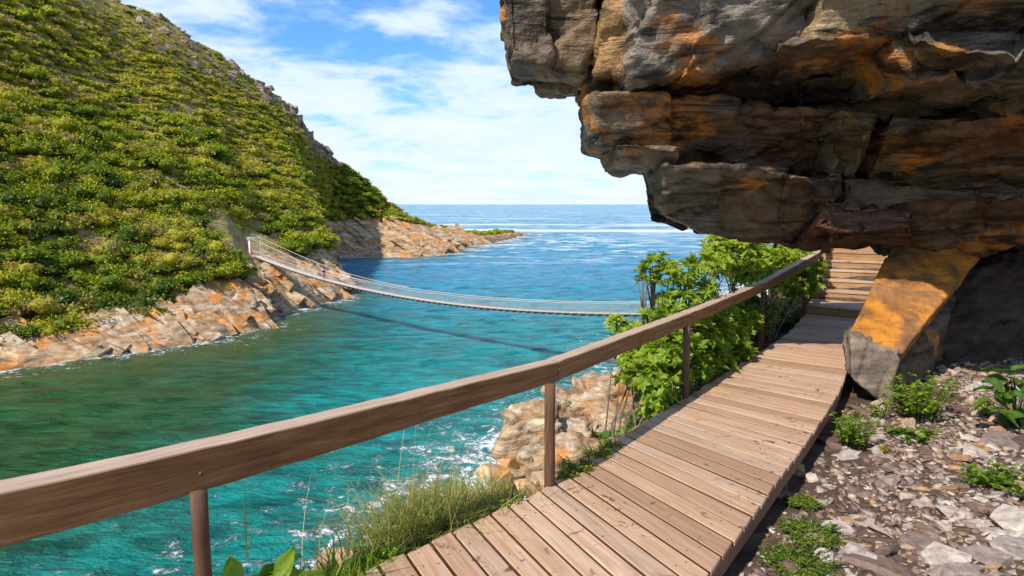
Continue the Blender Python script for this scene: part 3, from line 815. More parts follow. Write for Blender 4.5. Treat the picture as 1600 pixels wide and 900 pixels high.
bk = [tl - nrm * 0.25 + np.array([0.2, 0, 0]), tr - nrm * 0.30 + np.array([-0.1, 0.1, 0]), aty(1455, 640, 9.2), aty(1400, 640, 9.3)]
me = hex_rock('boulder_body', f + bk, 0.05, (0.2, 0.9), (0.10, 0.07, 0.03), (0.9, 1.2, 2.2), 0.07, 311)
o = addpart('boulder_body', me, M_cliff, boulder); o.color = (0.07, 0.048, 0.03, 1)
f2 = [aty(1329, 526, 7.86), aty(1404, 550, 7.68), aty(1392, 648, 7.45), aty(1328, 592, 7.58)]
b2 = [q_4 + np.array([0.25, 0.55, 0.05]) for q_4 in f2]
me = hex_rock('grey_nose', f2 + b2, 0.03, (0.2, 0.9), (0.05, 0.06, 0.025), (1.2, 1.4, 3), 0.04, 331)
addpart('grey_nose', me, M_boulder, boulder, 'grey folded nose of the boulder')
f = [aty(1440, 470, 9.2), aty(1590, 385, 9.4), aty(1640, 640, 9.5), aty(1420, 650, 8.9)]
bk = [p + np.array([0.5, 1.3, 0]) for p in f]
me = hex_rock('boulder_root', f + bk, 0.05, (0.2, 0.5), (0.16, 0.14, 0.05), (0.8, 0.8, 1.6), 0.06, 321)
addpart('boulder_root', me, M_hollow_shade, boulder)

# ------------------------------------------------------------------ boardwalk seams (plan, metres)
AN = {-26: ((-2.75, 1.55), (-1.35, -0.35)), -11: ((-0.60, 3.75), (0.17, 2.20)), -3: ((0.32, 4.71), (0.95, 3.33)), 0: ((0.58, 5.23), (1.33, 3.87)), 12: ((1.76, 6.86), (2.66, 5.83)), 20: ((2.62, 8.06), (3.58, 7.23)), 34: ((4.22, 10.35), (5.05, 9.85)), 46: ((5.40, 12.40), (6.30, 11.72))}
ks = sorted(AN)
def seam(i):
    L = [np.interp(i, ks, [AN[k][0][j] for k in ks]) for j in (0, 1)]
    R = [np.interp(i, ks, [AN[k][1][j] for k in ks]) for j in (0, 1)]
    return np.array(L), np.array(R)
def smooth_seam(i):
    acc = [seam(i + d) for d in (-2, -1, 0, 1, 2)] if -24 < i < 44 else [seam(i)]
    return np.mean([a[0] for a in acc], 0), np.mean([a[1] for a in acc], 0)
LEFT = [tuple(smooth_seam(i)[0]) for i in range(-26, 47, 2)]
RIGHT = [tuple(smooth_seam(i)[1]) for i in range(-26, 47, 2)]
STAIR_D = np.array([0.47, 0.883]); STAIR_D /= np.linalg.norm(STAIR_D)
# ------------------------------------------------------------------ ground: gravel shelf, sea slope
TOP = [(-16, -30), (-6.0, -6)] + [(a - 0.83 * o_, b_ + 0.56 * o_) for (a, b_), o_ in zip(LEFT[::3], np.interp(np.arange(0, len(LEFT), 3), [0, 10, 15, 20, 28, 36], [0.3, 0.3, 0.25, 0.3, 0.8, 1.0]))] + [(5.6, 14.6), (8.4, 19.8), (14, 29), (25, 50), (45, 90), (80, 150), (180, 280)]
def ground_z(x, y):
    x = np.asarray(x, float); y = np.asarray(y, float)
    dT, sT = polyline_dist(x, y, TOP)
    dS, sS = polyline_dist(x, y, NEAR)
    inland = sT < 0
    rise = np.clip((x * 0.47 + y * 0.883 - 13.4) * 0.36, 0, 7)          # climbs with the stairs
    f = dS / (dS + dT + 1e-6)
    lip = np.clip(dT / 0.75, 0, 1)
    prof = np.interp(f, [0, 0.12, 0.35, 0.6, 0.8, 0.93, 1.0], [-0.02, 0.12, 0.22, 0.46, 0.70, 0.88, 0.985])
    zsl = SEA + (16.0 + rise) * prof
    zlip = -0.30 + rise - 0.45 * dT - 0.5 * dT * dT
    z_out = np.maximum(zsl - 0.0, np.where(dT < 1.6, np.minimum(zlip, 8), zsl))
    z_out = np.where(dT < 1.6, np.where(zlip > zsl, zlip, zsl), zsl)
    z_out = np.where(sS > 0, z_out, np.where(inland, z_out, SEA - 0.6 - 0.3 * dS))
    big_ = fbm2(x * 0.16, y * 0.16, 4, 91) * np.clip(dT * 0.16, 0, 1.3)
    z_out = z_out + big_ * 0.9 + fbm2(x * 0.9, y * 0.9, 3, 92) * 0.07 * np.clip(dT, 0.2, 2.5)
    dR, sR = polyline_dist(x, y, RIGHT + [(8.2, 16.0), (30, 58)])
    zin = -0.26 + rise + np.where(sR < 0, np.clip(dR, 0, 8) * 0.045, 0) + fbm2(x * 1.1, y * 1.1, 3, 93) * 0.045 + fbm2(x * 5, y * 5, 2, 94) * 0.012
    zin = zin + np.clip((x - y * 0.55 - 4.5) * 0.25, 0, 3) * np.clip((y - 5) / 3, 0, 1)
    return np.where(inland, zin, z_out)
hx = grid_lines([(-40, -16, 2.0), (-16, -3, 0.5), (-3, 9, 0.07), (9, 20, 0.6), (20, 60, 2.5), (60, 200, 14)])
hy = grid_lines([(-40, -6, 3), (-6, 1.5, 0.4), (1.5, 12, 0.07), (12, 20, 0.3), (20, 80, 0.8), (80, 260, 9)])
X, Y = np.meshgrid(hx, hy)
Zg = ground_z(X, Y)
dS, sS = polyline_dist(X, Y, NEAR)
Zg = np.where(sS > 0, np.minimum(Zg, SEA - 0.4 - 0.4 * dS), Zg)
dT, sT = polyline_dist(X, Y, TOP)
idx = np.arange(X.size).reshape(X.shape)
F = np.stack([idx[:-1, :-1], idx[:-1, 1:], idx[1:, 1:], idx[1:, :-1]], -1).reshape(-1, 4)
keepf = (Zg.ravel()[F] > SEA - 6).any(1)
GV = np.stack([X, Y, Zg], -1).reshape(-1, 3)
me = mesh('ground', GV, F[keepf], True, {'inland': np.where(sT < 0, 1.0, 0.0).ravel(), 'shore': np.clip(dS, 0, 100).ravel(), 'lip': np.clip(dT, 0, 50).ravel()})
m, n, b = material('ground_soil')
geo = n.new('ShaderNodeNewGeometry'); P = geo.outputs['Position']
soil = n.ramp(n.noise(P, 6, 6, 0.7), [(0.25, (0.035, 0.022, 0.014)), (0.5, (0.085, 0.055, 0.036)), (0.75, (0.19, 0.125, 0.085))])
rockc = n.ramp(n.noise(n.mapping(P, (0.5, 0.5, 1.6)), 0.5, 6, 0.65, 0.8), [(0.3, (0.13, 0.08, 0.05)), (0.48, (0.38, 0.26, 0.15)), (0.62, (0.55, 0.46, 0.36)), (0.75, (0.45, 0.22, 0.07))])
green = n.ramp(n.noise(P, 1.2, 5, 0.65), [(0.3, (0.03, 0.045, 0.01)), (0.55, (0.08, 0.10, 0.02)), (0.8, (0.19, 0.16, 0.07))])
lipa = n.attr('lip'); 
gl = n.mix(n.sstep(n.math('ADD', lipa, n.math('MULTIPLY', n.noise(P, 0.5, 4, 0.6), 4)), 7.5, 10), green, rockc)
col = n.mix(n.attr('inland'), gl, soil)
n.l.new(col, b.inputs['Base Color']); b.inputs['Roughness'].default_value = 0.95
b.inputs['Specular IOR Level'].default_value = 0.15
n.l.new(n.bump(n.noise(P, 9, 5, 0.65), 0.7, 0.03), b.inputs['Normal'])
ground = link('ground', me, m); tag(ground, 'slaty shelf beside the boardwalk falling to the sea', kind='structure')

# ------------------------------------------------------------------ boardwalk
walk = empty('boardwalk', (1.2, 5.0, 0.0))
tag(walk, 'curving timber boardwalk of weathered cross planks', 'boardwalk')
def child(o, par):
    o.parent = par; o.matrix_parent_inverse = Matrix.Translation(par.location).inverted(); return o
pr = random.Random(4)
SCREW = tubes_mesh('screw', [([(0, 0, -0.004), (0, 0, 0.001)], [0.0055, 0.0055], 8)])
for i in range(-26, 46):
    L0, R0_ = smooth_seam(i); L1, R1_ = smooth_seam(i + 1)
    ax = (R0_ + R1_) / 2 - (L0 + L1) / 2; ln = np.linalg.norm(ax); ax = ax / ln; nx_ = np.array([-ax[1], ax[0]])
    gap = 0.017
    e0, e1 = pr.uniform(-0.010, 0.012), pr.uniform(-0.004, 0.005)
    mid = (L0 + L1 + R0_ + R1_) / 4
    def loc(p): d = p - mid; return np.array([d @ ax, d @ nx_])
    a, bq, c, d = loc(L0), loc(R0_), loc(R1_), loc(L1)
    a = a + (-e0, gap * 0.5); d = d + (-e0, -gap * 0.5); bq = bq + (e1, gap * 0.5); c = c + (e1, -gap * 0.5)
    zt = pr.uniform(-0.003, 0.002); zb = -0.036
    V = [(*a, zb), (*bq, zb), (*d, zb), (*c, zb), (*a, zt), (*bq, zt), (*d, zt), (*c, zt)]
    V = [(p[0], p[1], p[2]) for p in V]
    _, Fb = box_vf(0, 1, 0, 1, 0, 1)
    me = bevel_mesh('plank', V, Fb, 0.006, 1)
    me.materials.append(M_deck); me.materials.append(M_gap_shade)
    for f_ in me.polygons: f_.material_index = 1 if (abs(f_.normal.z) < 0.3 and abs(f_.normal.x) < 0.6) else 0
    o = link('plank', me)
    o.location = (mid[0], mid[1], 0); o.rotation_euler = (pr.gauss(0, 0.004), pr.gauss(0, 0.002), math.atan2(ax[1], ax[0]))
    child(o, walk)
    if i < 26:
        for fx in (-0.40, 0.40):
            for fy in (-0.28, 0.28):
                scw = link('screw', SCREW, M_bolt, o)
                scw.location = (fx * ln * (0.92 if fx < 0 else 0.95) + pr.uniform(-.006, .006), fy * 0.15 + pr.uniform(-.006, .006), zt + 0.0008)
def beam(name, pts, z0, z1, w, mat, par, inset=0.0):
    pts = np.array(pts); T = np.gradient(pts, axis=0); T /= np.linalg.norm(T, axis=1)[:, None]
    Nn = np.stack([-T[:, 1], T[:, 0]], 1)
    c = pts + Nn * inset
    V = []; Fx = []
    for k in range(len(c)):
        a, d = c[k] - Nn[k] * w / 2, c[k] + Nn[k] * w / 2
        V += [(*a, z0), (*d, z0), (*d, z1), (*a, z1)]
    for k in range(len(c) - 1):
        o0, o1 = 4 * k, 4 * k + 4
        for e in range(4):
            Fx.append((o0 + e, o0 + (e + 1) % 4, o1 + (e + 1) % 4, o1 + e))
    Fx.append((0, 1, 2, 3)); Fx.append((len(V) - 4, len(V) - 3, len(V) - 2, len(V) - 1))
    me = bevel_mesh(name, V, Fx, 0)
    return child(link(name, me, mat), par)
beam('stringer', RIGHT, -0.165, -0.039, 0.05, M_stringer, walk, 0.045)
beam('stringer', LEFT, -0.19, -0.039, 0.05, M_stringer, walk, -0.06)
for k in range(2, len(RIGHT) - 1, 5):
    for line, s in ((RIGHT, 1), (LEFT, -1)):
        x, y = line[k]; x -= 0.07 * s; y += 0.02 * s
        zg = float(ground_z(np.array([x]), np.array([y]))[0])
        me = tubes_mesh('support_post', [([(x, y, zg - 0.3), (x, y, -0.165)], [0.05, 0.05], 8)])
        child(link('support_post', me, M_post), walk)

# stairs at the far end
stairs = empty('wooden_stairs', (6.2, 12.6, 0)); tag(stairs, 'timber steps climbing from the far end of the boardwalk', 'steps')
SL = np.array(LEFT[-1]); SRt = np.array(RIGHT[-1])
acr = SRt - SL; wst = np.linalg.norm(acr); acr /= wst
dirs = STAIR_D
z = 0.0; base = SL + dirs * 0.02
depths = [1.15, 0.46, 0.42, 0.42, 0.42, 0.42, 0.42, 0.42, 1.2]
rises = [0.15, 0.16, 0.17, 0.165, 0.165, 0.165, 0.165, 0.165, 0.165]
wst = 1.55
# later steps square up with the climb
acr2 = np.array([dirs[1], -dirs[0]])
for k, (dep, rs) in enumerate(zip(depths, rises)):
    A = acr if k == 0 else unit(acr * max(0, 0.6 - 0.2 * k) + acr2 * (0.4 + 0.2 * k))
    p0 = base; p1 = base + A * wst
    def plankquad(nm, q, z0, z1, mat):
        V = [(*p, zz) for zz in (z0, z1) for p in (q[0], q[1], q[3], q[2])]
        _, Fb = box_vf(0, 1, 0, 1, 0, 1)
        cen = np.mean(np.array(V), 0); ang = math.atan2(A[1], A[0]); ca_, sb_ = math.cos(-ang), math.sin(-ang)
        Vl = [((v[0] - cen[0]) * ca_ - (v[1] - cen[1]) * sb_, (v[0] - cen[0]) * sb_ + (v[1] - cen[1]) * ca_, v[2] - cen[2]) for v in V]
        o = link(nm, bevel_mesh(nm, Vl, Fb, 0.005, 1), mat); o.location = cen; o.rotation_euler = (0, 0, ang); child(o, stairs)
    plankquad('riser', (p0 + dirs * 0.02, p1 + dirs * 0.02, p1 + dirs * 0.055, p0 + dirs * 0.055), z - 0.02, z + rs - 0.037, M_step)
    nb = max(2, int(round(dep / 0.15)))
    for j in range(nb):
        a0 = dep * j / nb + 0.004; a1 = dep * (j + 1) / nb - 0.004
        plankquad('tread', (p0 + dirs * a0, p1 + dirs * a0, p1 + dirs * a1, p0 + dirs * a1), z + rs - 0.035, z + rs, M_deck)
    z += rs; base = base + dirs * dep

# ------------------------------------------------------------------ handrail
rail = empty('handrail', (0.3, 4.7, 0)); tag(rail, 'heavy timber handrail on round posts along the seaward edge of the boardwalk', 'railing')
RP = [(-3.4, 1.55), (-2.04, 2.62), (-1.46, 3.03), (-0.96, 3.60), (0.29, 4.83), (1.80, 7.02), (3.56, 9.66), (6.10, 13.55), (7.6, 16.4)]
RZ = [0.88, 0.88, 0.88, 0.88, 0.88, 0.88, 0.90, 1.08, 2.0]
POST = [(-1.44, 3.00), (0.27, 4.70), (1.80, 6.92), (3.53, 9.50), (6.17, 13.58)]
PZ = [0, 0, 0, 0, 0.15]
def rail_z(i, t): return RZ[i] * (1 - t) + RZ[i + 1] * t
sections = [[0, 1, 2, 3, 4], [4, 5], [5, 6], [6, 7], [7, 8]]
for sct in sections:
    pts = np.array([RP[i] for i in sct]); zz = np.array([RZ[i] for i in sct])
    tt = np.r_[0, np.cumsum(np.linalg.norm(np.diff(pts, axis=0), axis=1))]
    nn = max(6, int(tt[-1] / 0.12)); t = np.linspace(0, tt[-1], nn)
    xy = np.stack([np.interp(t, tt, pts[:, k]) for k in (0, 1)], 1)
    for _ in range(60 if sct[0] == 0 else 3):
        xy[1:-1] = (xy[:-2] + 2 * xy[1:-1] + xy[2:]) / 4
    zc = np.interp(t, tt, zz)
    T = np.gradient(xy, axis=0); T /= np.linalg.norm(T, axis=1)[:, None]; Nn = np.stack([-T[:, 1], T[:, 0]], 1)
    org = xy[len(xy) // 2]; ang = math.atan2(T[len(T) // 2][1], T[len(T) // 2][0]); ca_, sb_ = math.cos(-ang), math.sin(-ang)
    V = []; Fx = []
    ends = t.copy()
    for k in range(nn):
        hh = float(np.interp(xy[k][0], [-2.1, -1.0, 0.3, 1.8], [0.225, 0.185, 0.142, 0.128])); hw = float(np.interp(xy[k][0], [-2.1, -1.0, 0.3], [0.082, 0.07, 0.06]))
        prof = [(-hw + .006, -hh), (hw - .006, -hh), (hw, -hh + .006), (hw, -0.006), (hw - .006, 0.0), (-hw + .006, 0.0), (-hw, -0.006), (-hw, -hh + .006)]
        wob = 0.0025 * math.sin(k * 1.7) + 0.002 * math.sin(k * 0.6 + 1)
        for (pw, pz) in prof:
            x, y = xy[k] + Nn[k] * (pw + wob)
            if k == 0: x, y = np.array([x, y]) + T[k] * 0.0015
            if k == nn - 1: x, y = np.array([x, y]) - T[k] * 0.0015
            dx, dy = x - org[0], y - org[1]
            V.append((dx * ca_ - dy * sb_, dx * sb_ + dy * ca_, zc[k] + pz - zc[len(zc) // 2] + 0.0015 * math.sin(k * 2.3)))
    m8 = len(prof)
    for k in range(nn - 1):
        for e in range(m8):
            Fx.append((k * m8 + e, k * m8 + (e + 1) % m8, (k + 1) * m8 + (e + 1) % m8, (k + 1) * m8 + e))
    Fx.append(tuple(range(m8))); Fx.append(tuple(range((nn - 1) * m8, nn * m8)))
    o = link('rail_beam', bevel_mesh('rail_beam', V, Fx, 0), M_rail)
    o.location = (org[0], org[1], zc[len(zc) // 2]); o.rotation_euler = (0, 0, ang); child(o, rail)
for k, ((x, y), pz) in enumerate(zip(POST, PZ)):
    zt = [0.69, 0.745, 0.755, 0.775, 0.96][k]
    zb = -0.5 if k != 4 else -0.1
    P_ = [(x + 0.002 * math.sin(j), y, zb + (zt - zb) * j / 6) for j in range(7)]
    V, Fq = tube_arrays([(p[0] - x, p[1] - y, p[2]) for p in P_], [0.041, 0.040, 0.039, 0.039, 0.038, 0.038, 0.038], 16)
    me = tubes_mesh('post', [([(p[0] - x, p[1] - y, p[2]) for p in P_], [0.041, 0.040, 0.039, 0.039, 0.038, 0.038, 0.038], 16)])
    o = link('post', me, M_post); o.location = (x, y, 0); child(o, rail)
    # bolt through the rail above each post
    i0 = [1, 4, 5, 6, 7][k]
    d = np.array(RP[min(i0 + 1, 8)]) - np.array(RP[i0]); d /= np.linalg.norm(d); nr = np.array([d[1], -d[0]])
    c = np.array([x, y]) + nr * 0.06
    me = tubes_mesh('bolt', [([(0, 0, 0), (nr[0] * 0.012, nr[1] * 0.012, 0)], [0.011, 0.010], 8)])
    b_ = link('bolt', me, M_bolt); b_.parent = o; b_.location = (nr[0] * 0.073, nr[1] * 0.073, zt + 0.11)

# ------------------------------------------------------------------ stones beside the boardwalk
def stone_material():
    m, n, b = material('slate_stone')
    oi = n.new('ShaderNodeObjectInfo'); geo = n.new('ShaderNodeNewGeometry')
    f = n.math('FRACT', n.math('ADD', oi.outputs['Random'], n.attr('tint')))
    c = n.ramp(f, [(0.0, (0.09, 0.052, 0.036)), (0.2, (0.22, 0.135, 0.10)), (0.4, (0.33, 0.265, 0.22)), (0.55, (0.13, 0.072, 0.055)), (0.72, (0.46, 0.39, 0.34)), (0.86, (0.34, 0.18, 0.08)), (1.0, (0.47, 0.42, 0.37))])
    v = n.ramp(n.noise(geo.outputs['Position'], 18, 5, 0.65), [(0.3, (0.5, 0.48, 0.45)), (0.7, (1.3, 1.3, 1.28))])
    n.l.new(n.mix(1.0, c, v, 'MULTIPLY'), b.inputs['Base Color']); b.inputs['Roughness'].default_value = 0.65
    n.l.new(n.bump(n.noise(geo.outputs['Position'], 40, 4, 0.6), 0.4, 0.01), b.inputs['Normal'])
    return m
M_stone = stone_material()
CHIP = []
for k in range(12):
    me = slab_mesh('stone', (1, 1, 1), 0.2, 4, 100 + k); me.materials.append(M_stone); CHIP.append(me)
def chip_arrays(me):
    V = np.zeros(len(me.vertices) * 3); me.vertices.foreach_get('co', V)
    F = np.array([[v for v in p.vertices] for p in me.polygons])
    return V.reshape(-1, 3), F
CA = [chip_arrays(c) for c in CHIP]
def on_shelf(nn, x0=0.6, x1=8.5, y0=2.2, y1=9.6, margin=0.03):
    x = rng.uniform(x0, x1, nn); y = rng.uniform(y0, y1, nn)
    dR, sR = polyline_dist(x, y, RIGHT)
    ok = (sR < 0) & (dR > margin) & (x / y < 0.86) & ~((x > 3.75) & (y > 7.5) & (x < 5.2))
    return x[ok], y[ok], dR[ok]
x, y, dR = on_shelf(5200)
patch = fbm2(x * 0.8, y * 0.8, 3, 111)
keepn = rng.random(len(x)) < np.clip(0.35 + dR * 1.1 + patch * 0.3, 0, 1)
x, y = x[keepn], y[keepn]
zz = ground_z(x, y)
sz = np.clip(rng.lognormal(-3.25, 0.42, len(x)), 0.02, 0.12)
# big named pieces (u, v, size, flat)
BIG = [(1385, 885, 0.30), (1440, 845, 0.20), (1475, 865, 0.24), (1570, 695, 0.40), (1495, 640, 0.17), (1560, 655, 0.14), (1445, 705, 0.15), (1380, 672, 0.20), (1300, 680, 0.22), (1585, 820, 0.24), (1545, 870, 0.22), (1500, 895, 0.2), (1300, 862, 0.11), (1240, 720, 0.20), (1215, 760, 0.22), (1325, 700, 0.16), (1530, 700, 0.18), (1600, 700, 0.2), (1590, 860, 0.2), (1320, 655, 0.16), (1490, 800, 0.14), (1340, 800, 0.12)]
bigpos = []
for (u, v, s) in BIG:
    p = onz(u, v, -0.19); bigpos.append((p[0], p[1], s))
order = np.argsort(-sz / y)
ind = order[:275]; rest = order[275:]
def place_stone(x0, y0, s, big=False):
    o = link('stone', CHIP[int(rng.integers(12))], None, ground)
    z0 = float(ground_z(np.array([x0]), np.array([y0]))[0])
    th = s * (rng.uniform(0.22, 0.42))
    o.location = (x0, y0, z0 + th * 0.30)
    o.rotation_euler = (rng.normal(0, 0.22), rng.normal(0, 0.22), rng.uniform(0, 6.28))
    if big: o.rotation_euler = (rng.normal(0.05, 0.12), rng.normal(0, 0.12), rng.uniform(0, 6.28))
    o.scale = (s * rng.uniform(1.0, 1.5), s * rng.uniform(0.7, 1.0), th)
for (x0, y0, s) in bigpos: place_stone(x0, y0, s * 1.0, True)
for i in ind: place_stone(x[i], y[i], sz[i] * 1.55)
x2, y2, d2 = on_shelf(30000, margin=0.02)
k2 = rng.random(len(x2)) < np.clip(0.25 + d2 * 1.0, 0, 1); x2, y2 = x2[k2], y2[k2]
s2 = np.clip(rng.lognormal(-3.75, 0.38, len(x2)), 0.010, 0.06)
gx_ = np.r_[x[rest], x2]; gy_ = np.r_[y[rest], y2]; gs_ = np.r_[sz[rest] * 1.3, s2 * 1.5]
gz_ = ground_z(gx_, gy_)
Vs, Fs, Ts = [], [], []; off = 0
for i in range(len(gx_)):
    V, F_ = CA[int(rng.integers(12))]
    a = rng.uniform(0, 6.283); t1, t2 = rng.normal(0, 0.3, 2)
    R = np.array(Matrix.Rotation(a, 3, 'Z') @ Matrix.Rotation(t1, 3, 'X') @ Matrix.Rotation(t2, 3, 'Y'))
    Vv = (V * np.array([gs_[i] * 1.25, gs_[i] * 0.85, gs_[i] * 0.32])) @ R.T + np.array([gx_[i], gy_[i], gz_[i] + gs_[i] * 0.08])
    Vs.append(Vv); Fs.append(F_ + off); off += len(Vv); Ts.append(np.full(len(Vv), rng.random()))
me = mesh('gravel', np.concatenate(Vs), np.concatenate(Fs), False, {'tint': np.concatenate(Ts)})
g = link('gravel', me, M_stone, ground); g['kind'] = 'stuff'

x3, y3, d3 = on_shelf(1500)
z3 = ground_z(x3, y3) + 0.02
L3 = rng.uniform(0.02, 0.05, len(x3)); a3 = rng.uniform(0, 6.283, len(x3))
V, F_ = leaf_arrays(np.stack([x3, y3, z3], 1), np.stack([np.cos(a3), np.sin(a3), rng.normal(0.1, 0.2, len(x3))], 1), np.array([0, 0, 1.0]) + rng.normal(0, 0.3, (len(x3), 3)), L3, L3 * 0.5)
lt = link('leaf_litter', mesh('leaf_litter', V, F_, False, {'tint': np.repeat(rng.random(len(x3)), 4)}), leaf_material('fallen_leaf', [(0.0, (0.10, 0.05, 0.02)), (0.5, (0.30, 0.14, 0.04)), (1.0, (0.45, 0.28, 0.08))], 0.2, 0.6), ground); lt['kind'] = 'stuff'

# ------------------------------------------------------------------ rocks at the foot of the slope on this side
srk = [  # u, v base px, width m, height m, depth m, y
    (826, 705, 4.6, 3.6, 4.0), (905, 668, 5.2, 2.6, 4.5), (950, 640, 5.0, 2.4, 4.5), (880, 700, 4.0, 1.8, 3.5), (960, 690, 4.2, 2.2, 4.0), (925, 625, 4.0, 1.6, 3.5), (1000, 640, 5, 2.6, 4), (965, 603, 3.6, 1.4, 3.0), (900, 735, 3.2, 1.6, 3.0), (845, 745, 2.6, 1.6, 2.4), (1010, 600, 4.0, 1.8, 3.4)]
for k, (u, v, w, h, d) in enumerate(srk):
    p = onz(u, v, SEA + 0.6)
    rr = np.random.default_rng(900 + k)
    c = []
    for (sx, sz_) in ((-1, 1), (1, 1), (1, -1), (-1, -1)):
        for_j = p + np.array([sx * w / 2 * rr.uniform(0.8, 1.05), -d / 2 * (0.75 if sz_ > 0 else 1), (h if sz_ > 0 else -1.4) * rr.uniform(0.8, 1.05)])
        c.append(for_j)
    bkc = [q_2 + np.array([rr.uniform(-0.3, 0.3), d * rr.uniform(0.8, 1), rr.uniform(-0.3, 0.5)]) for q_2 in c]
    me = hex_rock('shore_boulder', c + bkc, 0.22, (0.12, 0.22), (0.45, 0.32, 0.12), (0.28, 0.3, 0.9), 0.10, 400 + 7 * k, 40, 0.35)
    o = link('shore_boulder', me, M_nearrock)
    if k == 0:
        tag(o, 'large undercut orange boulder at the water edge below the handrail', 'boulder')
    else:
        tag(o, 'pale tan boulder in the rock pile by the water below the boardwalk', 'boulder', 'boulders at the foot of the slope')
for k in range(90):
    u = rng.uniform(770, 1010); v = rng.uniform(590, 760)
    if u < 800 + (v - 640) * 0.0 and v < 660: continue
    if u < 1005 - (v - 585) * 2.1 and u < 790: continue
    if u < 1000 - (v - 580) * 1.75: continue
    p = onz(u, v, SEA + 1.2)
    o = link('rock_slab', SLABS[int(rng.integers(10))], None, ground)
    s = rng.uniform(0.5, 1.5)
    zz0 = float(ground_z(np.array([p[0]]), np.array([p[1]]))[0])
    o.location = (p[0], p[1], max(zz0, SEA) + 0.25 * s + rng.uniform(0, 1.0))
    o.rotation_euler = (rng.normal(0.1, 0.2), rng.normal(0.2, 0.2), rng.uniform(0, 6.28))
    o.scale = (s * rng.uniform(1.2, 2.0), s * rng.uniform(0.8, 1.3), s * rng.uniform(0.4, 0.9))

# ------------------------------------------------------------------ shrubs along the boardwalk
def shrub(name, label, base, clusters, leaf=0.10, rosettes=150, per=9, mat=None, group=None, width=0.42, bark=None, tmean=0.62):
    """clusters: list of (centre xyz, radius) in world; branches run from base to each cluster"""
    mat = mat or M_shrub
    root = empty(name, base); tag(root, label, 'shrub', group)
    tubes = []; Ps, Ds, Ns, Ls, Ts = [], [], [], [], []
    base = np.array(base, float)
    for (c, r) in clusters:
        c = np.array(c, float) - base
        mid_ = c * 0.5 + rng.normal(0, 0.12, 3) * np.linalg.norm(c) * 0.5
        tubes.append(([np.zeros(3), mid_, c], [0.018, 0.012, 0.007], 6))
        for j in range(5):
            e = c + unit(rng.normal(size=3)) * r * 0.8
            tubes.append(([c * 0.8, (c + e) / 2 + rng.normal(0, 0.05, 3), e], [0.010, 0.007, 0.004], 5))
        nr = max(6, int(rosettes * (r / 0.45) ** 2))
        d = unit(rng.normal(size=(nr, 3))); d[:, 2] = np.where(d[:, 2] < -0.35, -d[:, 2], d[:, 2])
        pos = c + d * r * rng.uniform(0.45, 1.05, (nr, 1)) * np.array([1, 1, 0.85])
        axis = unit(d * 0.6 + np.array([0, 0, 0.75]) + rng.normal(0, 0.35, (nr, 3)))
        for k in range(nr):
            a = axis[k]; t1 = unit(np.cross(a, np.array([0.3, 0.9, 0.1]))); t2 = np.cross(a, t1)
            m_ = per + int(rng.integers(-2, 3)); ph = rng.uniform(0, 6.28)
            for j in range(m_):
                th = ph + 6.283 * j / m_ + rng.normal(0, 0.15)
                lift = rng.uniform(0.05, 0.75)
                dd = (t1 * math.cos(th) + t2 * math.sin(th)) * (1 - 0.4 * lift) + a * lift
                Ps.append(pos[k]); Ds.append(dd); Ns.append(a); Ls.append(leaf * rng.uniform(0.65, 1.2))
                Ts.append(tmean + rng.normal(0, 0.14) + 0.12 * d[k, 2])
    Ls = np.array(Ls)
    V, F_ = leaf_arrays(np.array(Ps), np.array(Ds), np.array(Ns), Ls, Ls * width)
    me = mesh('foliage', V, F_, False, {'tint': np.clip(np.repeat(Ts, 4), 0, 1)})
    o = link('foliage', me, mat, root); o['kind'] = 'stuff'
    link('branches', tubes_mesh('branches', tubes), bark or M_bark, root)
    return root
def cl(*items): return [(aty(u, v, y), r) for (u, v, y, r) in items]
shrub('coastal_shrub', 'tall open shrub with leaf rosettes rising above the handrail against the sea', (1.7, 8.2, -1.6),
      cl((1022, 418, 8.0, 0.19), (1045, 440, 8.0, 0.23), (1075, 425, 8.1, 0.19), (1065, 478, 7.9, 0.22), (1100, 462, 8.2, 0.23), (1035, 472, 8.1, 0.13), (1110, 425, 8.5, 0.2), (1050, 502, 7.8, 0.18), (1018, 498, 8.0, 0.13), (1035, 530, 7.8, 0.18), (1085, 505, 8.0, 0.2), (1005, 440, 8.0, 0.1)), 0.10, 140, 8, tmean=0.7)
shrub('coastal_shrub', 'broad bright green shrub under the lip of the overhang behind the handrail', (4.6, 13.0, -1.0),
      cl((1125, 392, 12.5, 0.36), (1155, 400, 12.4, 0.42), (1190, 410, 12.6, 0.42), (1222, 415, 12.8, 0.38), (1140, 430, 12.2, 0.42), (1180, 442, 12.0, 0.45), (1112, 405, 12.5, 0.26), (1215, 440, 12.4, 0.35), (1245, 408, 13.2, 0.32)), 0.12, 120, 8, tmean=0.85)
shrub('coastal_shrub', 'low dense leafy shrub between the third post and the rocky shore', (1.15, 6.9, -0.9),
      cl((1000, 595, 6.9, 0.27), (1030, 570, 7.2, 0.30), (1018, 625, 6.75, 0.22), (1045, 600, 7.1, 0.26), (1000, 560, 7.4, 0.22), (1050, 545, 7.6, 0.28), (1030, 648, 6.6, 0.13), (985, 575, 7.3, 0.15)), 0.105, 130, 8, None, None, 0.62)
shrub('coastal_shrub', 'leafy shrub filling the gap between the third and fourth posts', (2.3, 8.4, -0.9),
      cl((1095, 545, 8.1, 0.30), (1125, 530, 8.5, 0.32), (1095, 580, 7.8, 0.24), (1120, 565, 8.2, 0.24), (1150, 545, 8.7, 0.24), (1090, 515, 8.4, 0.30), (1135, 505, 9.0, 0.32), (1165, 515, 9.2, 0.26), (1160, 560, 8.6, 0.13)), 0.10, 120, 8, None, None, 0.6)
